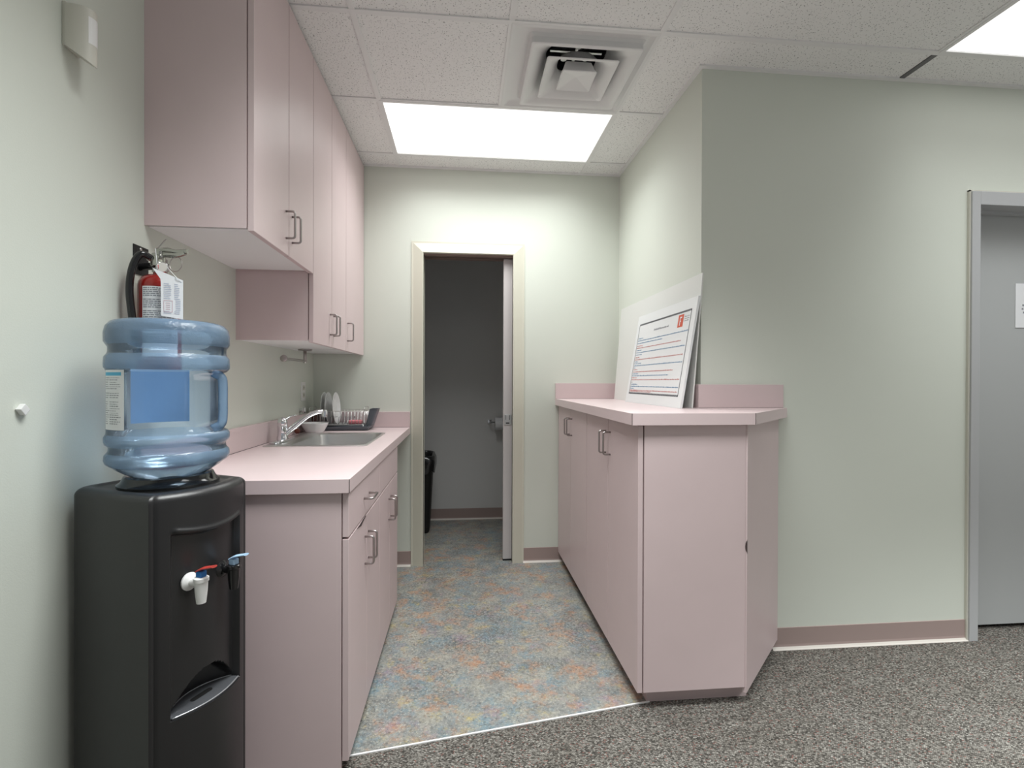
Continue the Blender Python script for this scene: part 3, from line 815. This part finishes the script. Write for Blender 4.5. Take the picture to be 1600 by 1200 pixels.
# ------------------------------------------------------------------ the jug
jw = Mw @ Vector((JX, JY, 0))
t = thing('water_jug', 'empty translucent blue water jug upside down on the black cooler', 'water jug', (jw.x, jw.y, .966), 0)
R = .136
prof = [(.030, .0), (.05, .006), (.078, .014), (.098, .024), (.114, .036), (.122, .044), (.127, .047), (.134, .054), (.136, .062), (.135, .074), (.130, .081), (.1275, .085), (.1265, .094), (.129, .099),
        (.134, .103), (.136, .110), (.136, .122), (.132, .130), (.131, .135)]
prof += [(.131, .135+.010*k) for k in range(1, 17)]
prof += [(.133, .300), (.136, .305), (.1365, .315), (.1355, .332), (.130, .340), (.128, .346), (.128, .358), (.1315, .364), (.136, .372), (.1365, .395), (.133, .413), (.124, .425), (.112, .430), (.09, .432), (.05, .430), (0, .429)]
JS = .938
prof = [(r, z*JS) for r, z in prof]
AZH = radians(4); NZ = 120
def jr(r, z, az):
    # pocket behind the handle
    d = (az-AZH+pi) % (2*pi)-pi
    z = z/JS; zz = sm(z-.128, 0, .022)*sm(.298-z, 0, .022)
    if zz > 0 and abs(d) < radians(56):
        rf = .080/cos(d) if abs(d) < radians(54) else r
        if rf < r: r = r+(rf-r)*zz
    return r
bm = nb(); rows = []
for r, z in prof:
    if r < 1e-4: rows.append([bm.verts.new((0, 0, z))]); continue
    rows.append([bm.verts.new((jr(r, z, 2*pi*k/NZ)*cos(2*pi*k/NZ), jr(r, z, 2*pi*k/NZ)*sin(2*pi*k/NZ), z)) for k in range(NZ)])
for i, (a, b) in enumerate(zip(rows, rows[1:])):
    zmid = (prof[i][1]+prof[i+1][1])/2
    zmid /= JS
    fro = (.047 < zmid < .083) or (.10 < zmid < .131) or (.302 < zmid < .340) or zmid > .364
    for k in range(NZ):
        q = []
        for vv in (a[k % len(a)], a[(k+1) % len(a)], b[(k+1) % len(b)], b[k % len(b)]):
            if vv not in q: q.append(vv)
        f = bm.faces.new(q); f.smooth = True; f.material_index = 1 if fro else 0
obj('shell', bm, [JUG, JUGR], t, world=False)
bm = nb(); ca, sa = cos(AZH), sin(AZH)
ca, sa = cos(AZH+.16), sin(AZH+.16)
P = bez([(.098, 0, .135), (.118, 0, .148), (.122, 0, .175), (.122, 0, .215), (.122, 0, .255), (.118, 0, .280), (.098, 0, .293)], 8)
add_tube(bm, [(p.x*ca-p.y*sa, p.x*sa+p.y*ca, p.z*JS) for p in P], .0105, 16, flat=1.1); obj('handle', bm, JUGR, t, world=False)
def on_jug(bm, a0, a1, z0, z1, r, n=10):
    pr = None
    for k in range(n+1):
        a = a0+(a1-a0)*k/n; q = (bm.verts.new((r*cos(a), r*sin(a), z0)), bm.verts.new((r*cos(a), r*sin(a), z1)))
        if pr: bm.faces.new([pr[0], q[0], q[1], pr[1]])
        pr = q
LA0, LA1, LZ0, LZ1 = radians(-139), radians(-104),   .136, .279
bm = nb(); on_jug(bm, LA0, LA1, LZ0, LZ1, .1318); lb = obj('label', bm, PAPER, t, world=False, label='white printed label')
bm = nb(); on_jug(bm, LA0+.04, LA1-.06, LZ1-.014, LZ1-.006, .1322); obj('label_band', bm, CYAN, lb, world=False)
bm = nb()
def jl(a0, a1, z, h=.0018):
    a = a0
    while a < a1:
        l_ = random.uniform(.02, .07); on_jug(bm, a, min(a+l_, a1), z, z+h, .1321, 2); a += l_+.015
for zz in [LZ1-.020-.0052*k for k in range(22)]:
    if random.random() < .12: continue
    jl(LA0+.05, LA0+.05+random.uniform(.08, .17), zz); jl(LA0+.24, LA1-.07-random.uniform(0, .12), zz, random.choice((.0012, .0018, .0022)))
obj('label_text', bm, INKG, lb, world=False)
bm = nb(); on_jug(bm, radians(98), radians(160), .138, .284, .1316, 16); obj('rear_label', bm, mat('blue_label', (.56, .72, .92), .5), t, world=False, label='blue label on the far side')

# ================================================================== FIRE EXTINGUISHER
ex, ey_ = -.888, 1.580
t = thing('wall_bracket', 'black steel bracket screwed to the left wall, holding the extinguisher', 'bracket', (XL, 1.62, 1.59))
bm = nb(); add_box(bm, XL, XL+.003, 1.585, 1.656, 1.535, 1.622, bev=.001); obj('plate', bm, BLACKD, t)
bm = nb(); add_tube(bm, [(XL+.002, 1.612, 1.558), (XL+.03, 1.608, 1.560), (ex-.018, ey_+.012, 1.558)], .007, 10, flat=1.6)
add_tube(bm, [(ex+.021*cos(a), ey_+.021*sin(a), 1.557) for a in [radians(115+29*k) for k in range(10)]], .0045, 8, flat=1.5); obj('hook', bm, BLACKG, t, smooth=50)
bm = nb()
for y_, z_ in ((1.617, 1.612),): add_lathe(bm, [(.006, 0), (.005, .002), (0, .003)], 14, (XL+.003, y_, z_), (1, 0, 0))
obj('screw', bm, STEEL, t)
t = thing('fire_extinguisher', 'red fire extinguisher with black hose and white tag, hung behind the water jug', 'fire extinguisher', (ex, ey_, 1.19))
bm = nb(); add_lathe(bm, [(0, 1.192), (.045, 1.190), (.053, 1.198), (.054, 1.21), (.054, 1.505), (.052, 1.518), (.045, 1.530), (.032, 1.538), (.017, 1.541), (.016, 1.552)], 48, (ex, ey_, 0)); obj('cylinder', bm, RED, t, smooth=40)
# toward-camera bearing of the printed label
az0 = atan2(-ey_, -ex)
def on_cyl(bm, a0, a1, z0, z1, r, n=8):
    pr = None
    for k in range(n+1):
        a = a0+(a1-a0)*k/n; q = (bm.verts.new((ex+r*cos(a), ey_+r*sin(a), z0)), bm.verts.new((ex+r*cos(a), ey_+r*sin(a), z1)))
        if pr: bm.faces.new([pr[0], q[0], q[1], pr[1]])
        pr = q
bm = nb(); on_cyl(bm, az0-.85, az0+.9, 1.30, 1.5, .0544, 16); lb = obj('label', bm, PAPER, t, label='white instruction label')
bm = nb()
for k in range(30):
    zz = 1.494-.0055*k
    if k % 6 == 5: continue
    a = az0-.8
    while a < az0+.84:
        l_ = random.uniform(.05, .25); on_cyl(bm, a, min(a+l_, az0+.85), zz, zz+.0028, .0547, 3); a += l_+.03
obj('label_text', bm, INKG, lb)
vz = 1.552
bm = nb(); add_lathe(bm, [(.019, vz-.004), (.019, vz+.006), (.015, vz+.008), (.015, vz+.045), (.011, vz+.048), (.011, vz+.058), (0, vz+.06)], 20, (ex, ey_, 0))
add_box(bm, ex-.012, ex+.012, ey_-.028, ey_+.020, vz+.012, vz+.040, bev=.003)
ho = Vector((ex-.010, ey_-.030, vz+.030)); add_lathe(bm, [(.010, 0), (.011, .008), (.008, .010), (.008, .022)], 16, (ex-.004, ey_-.012, vz+.030), (-.45, -.85, .1)); obj('valve', bm, VALVE, t, smooth=40)
bm = nb()          # carrying handle and squeeze lever, pointing into the aisle
add_tube(bm, bez([(ex-.022, ey_+.004, vz+.047), (ex+.01, ey_, vz+.050), (ex+.05, ey_-.012, vz+.046), (ex+.082, ey_-.022, vz+.052)], 6), .0055, 10, flat=1.5)
add_tube(bm, bez([(ex-.012, ey_+.002, vz+.061), (ex+.02, ey_-.004, vz+.063), (ex+.05, ey_-.012, vz+.056), (ex+.090, ey_-.025, vz+.055)], 6), .0045, 10, flat=1.6)
obj('lever', bm, VALVE, t, smooth=50)
bm = nb(); add_tube(bm, bez([(ex-.006, ey_-.010, vz+.064), (ex+.004, ey_-.012, vz+.069), (ex+.014, ey_-.014, vz+.080), (ex+.026, ey_-.016, vz+.092)], 6), .0014, 8); obj('safety_pin', bm, NICKEL, t); bm = nb()
add_tube(bm, [(ex+.055+.017*cos(a), ey_-.02+.004*sin(a), vz+.018+.022*sin(a)) for a in [2*pi*k/30 for k in range(30)]], .0011, 6, closed=True); obj('pin_ring', bm, NICKEL, t)
gp = Vector((ex+.020, ey_-.024, vz+.008)); gd = Vector((.30, -.95, 0)).normalized()
bm = nb(); add_lathe(bm, [(.014, -.014), (.016, -.012), (.016, .0), (.014, .002)], 28, gp, gd); g = obj('gauge', bm, CHROME, t, smooth=40)
bm = nb(); add_lathe(bm, [(.0135, .0022), (0, .0024)], 28, gp, gd, cap=False); obj('gauge_dial', bm, GAUGE, g)
bm = nb(); x_, y_ = frame_of(gd); q0 = gp+gd*.0028
side = Vector((gd.y, -gd.x, 0))*-1
add_tube(bm, [q0+side*-.010+Vector((0, 0, .005)), q0+side*-.010+Vector((0, 0, -.006))], .0018, 6); obj('gauge_mark', bm, INKR, g)
bm = nb(); H_ = bez([ho+Vector((.0, .004, .004)), ho+Vector((-.012, -.014, .010)), ho+Vector((-.024, -.022, -.006)), ho+Vector((-.032, -.030, -.045)), ho+Vector((-.035, -.033, -.10)), ho+Vector((-.030, -.030, -.17)), ho+Vector((-.024, -.026, -.24)), ho+Vector((-.020, -.02, -.29))], 10)
add_tube(bm, H_, .0095, 14); obj('hose', bm, BLACKG, t, smooth=60)
# paper inspection tag hanging toward the aisle
to = Vector((ex+.030, ey_-.072, 1.541)); ru = Vector((.90, .42, 0)).normalized()
bm = nb()
c = [(-.008, 0.006), (.064, -.022), (.064, -.134), (.012, -.126), (.011, -.024)]
tn = ru.cross(Vector((0, 0, 1)))
f0 = [bm.verts.new(to+ru*a+Vector((0, 0, h))) for a, h in c]; f1 = [bm.verts.new(to+ru*a+Vector((0, 0, h))-tn*.0006) for a, h in c]
bm.faces.new(f0); bm.faces.new(f1[::-1])
for k in range(5): bm.faces.new([f0[k], f0[(k+1) % 5], f1[(k+1) % 5], f1[k]])
tg = obj('inspection_tag', bm, PAPER, t, label='white paper inspection tag')
if (to+tn).length > to.length: tn2 = -tn
else: tn2 = tn
bm = nb()
def tl(a0, a1, h, ht=.0014):
    quad(bm, *[to+ru*a+Vector((0, 0, hh))+tn2*.0009 for a, hh in ((a0, h), (a1, h), (a1, h+ht), (a0, h+ht))])
for k in range(17):
    h = -.036-.0052*k
    if 9 <= k <= 14: tl(.046, .058, h)
    else:
        tl(.018, .018+random.uniform(.012, .020), h); tl(.043, .043+random.uniform(.008, .015), h)
obj('tag_text', bm, mat('pale_blue_ink', (.42, .46, .58), .7), tg)
bm = nb()
for q in ((.018, .039, -.0835, .0012), (.018, .039, -.1155, .0012)): tl(*q)
for a in (.018, .038): quad(bm, *[to+ru*aa+Vector((0, 0, hh))+tn2*.0009 for aa, hh in ((a, -.1155), (a+.001, -.1155), (a+.001, -.083), (a, -.083))])
for k in range(4): tl(.023, .033, -.09-.006*k)
obj('tag_box', bm, mat('pale_red_ink', (.62, .42, .45), .7), tg)
bm = nb(); add_tube(bm, bez([(ex+.03, ey_-.02, vz+.01), to+ru*.045+Vector((0, 0, -.012)), to+ru*.06+Vector((0, 0, -.028))], 6), .0009, 6)
add_tube(bm, [to+ru*.004+Vector((0, 0, .004)), (ex+.005, ey_-.03, vz+.06)], .0008, 6); obj('tag_string', bm, PAPER, tg)

t.location.z -= .012
# ================================================================== ON THE SINK COUNTER
# dish rack
rx0, rx1, ry0, ry1 = -.938, -.575, 3.155, 3.352
t = thing('dish_rack', 'slate grey dish rack with wire basket in the corner behind the sink', 'dish rack', ((rx0+rx1)/2, (ry0+ry1)/2, ZK))
bm = nb(); rows = []
for (d, z) in ((.012, ZK), (.004, ZK+.004), (.0, ZK+.014), (-.006, ZK+.022), (-.006, ZK+.025), (-.001, ZK+.025), (.006, ZK+.012), (.014, ZK+.008)):
    rows.append([bm.verts.new((x, y, z)) for x, y in rrect(rx0+d, rx1-d, ry0+d, ry1-d, .02, 6)])
for a, b in zip(rows, rows[1:]):
    for k in range(len(a)): bm.faces.new([a[k], a[(k+1) % len(a)], b[(k+1) % len(a)], b[k]])
bm.faces.new(rows[0][::-1]); bm.faces.new(rows[-1]); obj('tray', bm, SLATE, t, smooth=40)
bm = nb(); wx0, wx1, wy0, wy1, zb, zt = rx0+.006, rx1-.03, ry0+.012, ry1-.012, ZK+.034, ZK+.118
wr = .0019
for z in (zt, zb): add_tube(bm, [(x, y, z) for x, y in rrect(wx0, wx1, wy0, wy1, .015, 4)], wr, 6, closed=True)
n = 15
for k in range(n+1):
    x = wx0+.01+(wx1-wx0-.02)*k/n
    add_tube(bm, [(x, wy0, zt), (x, wy0, zb), (x, wy1, zb), (x, wy1, zt)], .0014, 6)
for k in range(1, 6):
    y = wy0+(wy1-wy0)*k/6; add_tube(bm, [(wx0, y, zt), (wx0, y, zb), (wx1, y, zb), (wx1, y, zt)], .0014, 6)
for sx in (wx0, wx1):
    add_tube(bm, bez([(sx, wy0+.02, zt), (sx, wy0+.025, zt+.02), (sx, (wy0+wy1)/2, zt+.024), (sx, wy1-.025, zt+.02), (sx, wy1-.02, zt)], 4), .0022, 6)
for x, y in ((wx0+.004, wy0), (wx1-.004, wy0), (wx0+.004, wy1), (wx1-.004, wy1)): add_tube(bm, [(x, y, zb), (x, y, ZK+.010)], .0022, 6)
obj('wire_basket', bm, STEEL, t)
bm = nb()                          # row of plate prongs
for k in range(8):
    x = wx0+.060+.026*k
    add_tube(bm, [(x, wy0+.05, zb), (x+.004, wy0+.052, zb+.045), (x+.004, wy1-.052, zb+.045), (x, wy1-.05, zb)], .0013, 6)
obj('plate_divider', bm, SLATE, t)
bm = nb(); rows = []
for (h, d) in ((0, .004), (.002, 0), (.098, -.004), (.1, -.006), (.1, -.002), (.01, .005)):
    lean_ = h*.30
    rows.append([bm.verts.new((x+lean_, y, ZK+.03+h)) for x, y in rrect(wx1+.005+d, wx1+.045-d, wy0+.02+d, wy1-.05-d, .01, 4)])
for a, b in zip(rows, rows[1:]):
    for k in range(len(a)): bm.faces.new([a[k], a[(k+1) % len(a)], b[(k+1) % len(a)], b[k]])
bm.faces.new(rows[0][::-1]); bm.faces.new(rows[-1]); obj('cutlery_holder', bm, SLATE, t, smooth=40, label='tilted slate grey cutlery holder')
# plates standing in the rack
def plate_mesh():
    b_ = nb(); add_lathe(b_, [(0, .004), (.055, .0045), (.062, .006), (.075, .012), (.095, .0165), (.0985, .0178), (.0985, .0192), (.094, .0188), (.074, .0148), (.06, .0085), (.05, .007), (0, .0065)], 56, (0, 0, 0), (1, 0, 0), cap=False)
    return b_
pls = [(-.874, 'white plate standing in the dish rack, leftmost of three'), (-.850, 'white plate standing in the dish rack, middle of three'), (-.804, 'white plate standing in the dish rack, rightmost and apart from the other two')]
p0 = None
for x, l in pls:
    if p0 is None: o = p0 = obj('dinner_plate', plate_mesh(), CERAM, smooth=40)
    else: o = p0.copy(); COL.objects.link(o)
    o.location = (x, (wy0+wy1)/2-.005, zb+.0022+.0965); o.rotation_euler = (0, radians(-4), 0)
    tag(o, l, 'plate', 'white plates in the dish rack')
bm = nb(); add_box(bm, -.705, -.625, 3.20, 3.255, zb+.002, zb+.026, bev=.007, seg=3); tag(obj('sponge', bm, SPONGE, smooth=40), 'pink sponge lying in the wire dish rack', 'sponge')
bm = nb(); add_lathe(bm, [(0, .0), (.017, 0), (.018, .003), (.021, .068), (.0205, .070), (.019, .067), (.016, .006), (0, .005)], 32, (-.906, 3.215, zb+.0022), cap=False); tag(obj('tumbler', bm, CUP, smooth=40), 'dark brown tumbler in the left end of the dish rack behind the faucet spout', 'tumbler')
# bowl
bm = nb(); add_lathe(bm, [(0, .003), (.046, .0), (.049, .001), (.0735, .046), (.0765, .055), (.0765, .0575), (.073, .0575), (.070, .047), (.046, .006), (0, .005)], 56, (-.866, 3.062, ZK), cap=False); tag(obj('bowl', bm, CERAM, smooth=40), 'white bowl on the pink counter between the sink and the dish rack', 'bowl')
bm = nb(); bmesh.ops.create_icosphere(bm, subdivisions=3, radius=.016)
for v_ in bm.verts: v_.co *= 1+.10*sin(v_.co.x*310)*sin(v_.co.y*270+1); v_.co.z *= .9
bm.transform(Matrix.Translation((-.926, 2.94, ZK+.0200))); tag(obj('scrubber', bm, RUST, smooth=60), 'small red-brown scrubbing ball on the counter left of the white bowl', 'scrubber')

# ================================================================== ON THE WALLS
t = thing('wall_outlet', 'white electrical outlet on the left wall above the counter', 'outlet', (XL, 3.165, 1.157))
bm = nb(); add_box(bm, XL, XL+.006, 3.128, 3.202, 1.100, 1.214, bev=.002); obj('cover_plate', bm, PLW, t)
for z in (1.135, 1.179):
    b_ = nb(); add_box(b_, XL+.0055, XL+.0085, 3.148, 3.182, z-.014, z+.014, bev=.001); s_ = obj('socket', b_, CREAM, t)
    b_ = nb(); add_box(b_, XL+.0082, XL+.009, 3.156, 3.158, z-.004, z+.006); add_box(b_, XL+.0082, XL+.009, 3.171, 3.173, z-.004, z+.006); obj('slots', b_, INK, s_)
t = thing('wall_fitting', 'small round chrome-rimmed fitting on the left wall just above the splashback', 'fitting', (XL, 3.12, 1.046))
bm = nb(); add_lathe(bm, [(.010, 0), (.010, .012), (.016, .016), (.019, .022), (.018, .028), (.013, .030)], 28, (XL, 3.11, 1.048), (1, 0, 0)); obj('rim', bm, CHROME, t, smooth=40)
bm = nb(); add_lathe(bm, [(.013, .0285), (.013, .031), (0, .032)], 24, (XL, 3.11, 1.048), (1, 0, 0), cap=False); obj('face', bm, PLW, t)
# paper towel arm under the cabinets
t = thing('towel_holder', 'empty brushed metal paper towel arm under the far wall cabinets', 'towel holder', (-.86, 2.87, 1.394))
zu = 1.3955; ax_ = -.868
bm = nb(); add_lathe(bm, [(.036, 0), (.036, -.007), (.033, -.009)], 32, (ax_, 2.885, zu)); obj('mount', bm, NICKEL, t, smooth=40)
bm = nb(); add_tube(bm, [(ax_, 2.885, zu-.006), (ax_, 2.885, zu-.077)], .0105, 14, flat=.8); obj('post', bm, NICKEL, t)
bm = nb(); add_tube(bm, [(ax_, 2.895, zu-.066), (ax_, 2.56, zu-.066)], .0065, 12); add_lathe(bm, [(.010, 0), (.0165, .003), (.0165, .012), (.010, .016)], 24, (ax_, 2.562, zu-.066), (0, -1, 0)); obj('arm', bm, NICKEL, t, smooth=40)
# motion sensor high on the near left wall
t = thing('motion_sensor', 'cream wedge-shaped motion sensor high on the left wall at the top edge', 'sensor', (XL, 1.33, 2.05))
bm = nb(); n = 20; lo, hi = [], []
for k in range(n+1):
    a = -pi/2+pi*k/n; c_ = max(cos(a), 0)
    x, y = XL+.008+.050*c_**.8, 1.349+.029*sin(a)
    lo.append(bm.verts.new((x, y, 2.034-.040*((x-XL)/.06)))); hi.append(bm.verts.new((x, y, 2.13)))
for k in range(n): bm.faces.new([lo[k], lo[k+1], hi[k+1], hi[k]])
bm.faces.new(lo); bm.faces.new(hi); bm.faces.new([lo[0], hi[0], hi[n], lo[n]])
obj('housing', bm, CREAM, t, smooth=40)
bm = nb(); add_box(bm, XL, XL+.009, 1.322, 1.376, 2.030, 2.136, bev=.002); obj('back_plate', bm, CREAM, t)
bm = nb()
pv = None
for k in range(9):
    a = -.55+1.1*k/8; x, y = XL+.008+.0505*cos(a)**.8, 1.349+.0293*sin(a)
    q = (bm.verts.new((x, y, 2.045)), bm.verts.new((x, y, 2.110)))
    if pv: bm.faces.new([pv[0], q[0], q[1], pv[1]])
    pv = q
obj('lens', bm, PLW, t)
bm = nb(); add_box(bm, -.010, .010, -.009, .009, 0, .012, bev=.0015)
bm.transform(Matrix.Translation((XL, 1.205, 1.155)) @ Matrix.Rotation(pi/2, 4, 'Y') @ Matrix.Rotation(.75, 4, 'Z')); tag(obj('wall_clip', bm, PLW), 'tiny white plastic clip stuck askew on the near left wall', 'clip')
# paper on the grey door
t = thing('paper_notice', 'white paper notice taped to the grey door at the right edge', 'notice', (2.84, 2.26, 1.6))
bm = nb(); add_box(bm, 2.729, 2.945, 2.2595, 2.2612, 1.496, 1.715); obj('sheet', bm, PAPER, t)
bm = nb()
for z, a in ((1.603, 2.766), (1.585, 2.763), (1.567, 2.77)):
    x = a
    while x < 2.91:
        l_ = random.uniform(.006, .012); add_box(bm, x, x+l_, 2.2590, 2.2596, z, z+.009); x += l_+.004
obj('printed_text', bm, INKG, t)

# ================================================================== WASHROOM
t = thing('trash_can', 'tall black trash can with a black liner inside the washroom doorway', 'trash can', (-.39, 4.19, 0))
def bin_rows(lst):
    b_ = nb(); rws = []
    for (hx, hy, z, r) in lst: rws.append([b_.verts.new((x, y, z)) for x, y in rrect(-.39-hx, -.39+hx, 4.19-hy, 4.19+hy, r, 6)])
    for a, b in zip(rws, rws[1:]):
        for k in range(len(a)): b_.faces.new([a[k], a[(k+1) % len(a)], b[(k+1) % len(a)], b[k]])
    return b_, rws
b_, rws = bin_rows([(.115, .10, 0.002, .04), (.12, .105, .012, .045), (.15, .125, .60, .05), (.152, .127, .605, .05), (.148, .123, .607, .05), (.118, .1, .02, .04)])
b_.faces.new(rws[0][::-1]); b_.faces.new(rws[-1]); obj('bin', b_, BLACKD, t, smooth=40)
b_, rws = bin_rows([(.151, .128, .49, .05), (.158, .134, .488, .055), (.165, .14, .53, .06), (.171, .146, .575, .06), (.168, .142, .61, .06), (.158, .134, .637, .06), (.145, .12, .642, .05), (.13, .105, .625, .05), (.12, .1, .50, .05)])
for v_ in b_.verts:
    a = atan2(v_.co.y-4.19, v_.co.x+.39)
    if v_.co.z < .6: v_.co.z += .012*sin(a*7)+.008*sin(a*17+1)
    else: v_.co.z += .02*cos(a-2.6)
    q = 1+.02*sin(a*11+v_.co.z*40)+.015*sin(a*23+v_.co.z*90); v_.co.x = -.39+(v_.co.x+.39)*q; v_.co.y = 4.19+(v_.co.y-4.19)*q
obj('liner', b_, BAG, t, smooth=60, label='shiny crumpled black bag folded over the rim')
t = thing('paper_holder', 'chrome toilet paper holder on the washroom back wall', 'toilet paper holder', (.29, TOIL, .86))
for x in (.235, .42):
    bm = nb()
    add_box(bm, x-.018, x+.018, TOIL-.012, TOIL, .845, .885, bev=.003); add_box(bm, x-.008, x+.008, TOIL-.085, TOIL-.01, .855, .875, bev=.003)
    obj('post', bm, CHROME, t)
bm = nb(); add_cyl(bm, (.24, TOIL-.075, .865), (.415, TOIL-.075, .865), .009); obj('spindle', bm, CHROME, t)
t = thing('toilet_roll', 'white toilet paper roll on the chrome holder beside the sliding door', 'toilet paper', (.33, TOIL-.075, .83))
bm = nb(); add_lathe(bm, [(.022, 0), (.055, 0), (.055, .104), (.022, .104), (.022, 0)], 40, (.278, TOIL-.075, .851), (1, 0, 0), cap=False); obj('roll', bm, PAPER, t, smooth=40)
bm = nb(); add_lathe(bm, [(.0215, .001), (.0205, .001), (.0205, .103), (.0215, .103)], 28, (.278, TOIL-.075, .851), (1, 0, 0), cap=False); obj('core', bm, mat('card_core', (.25, .19, .13), .9), t)
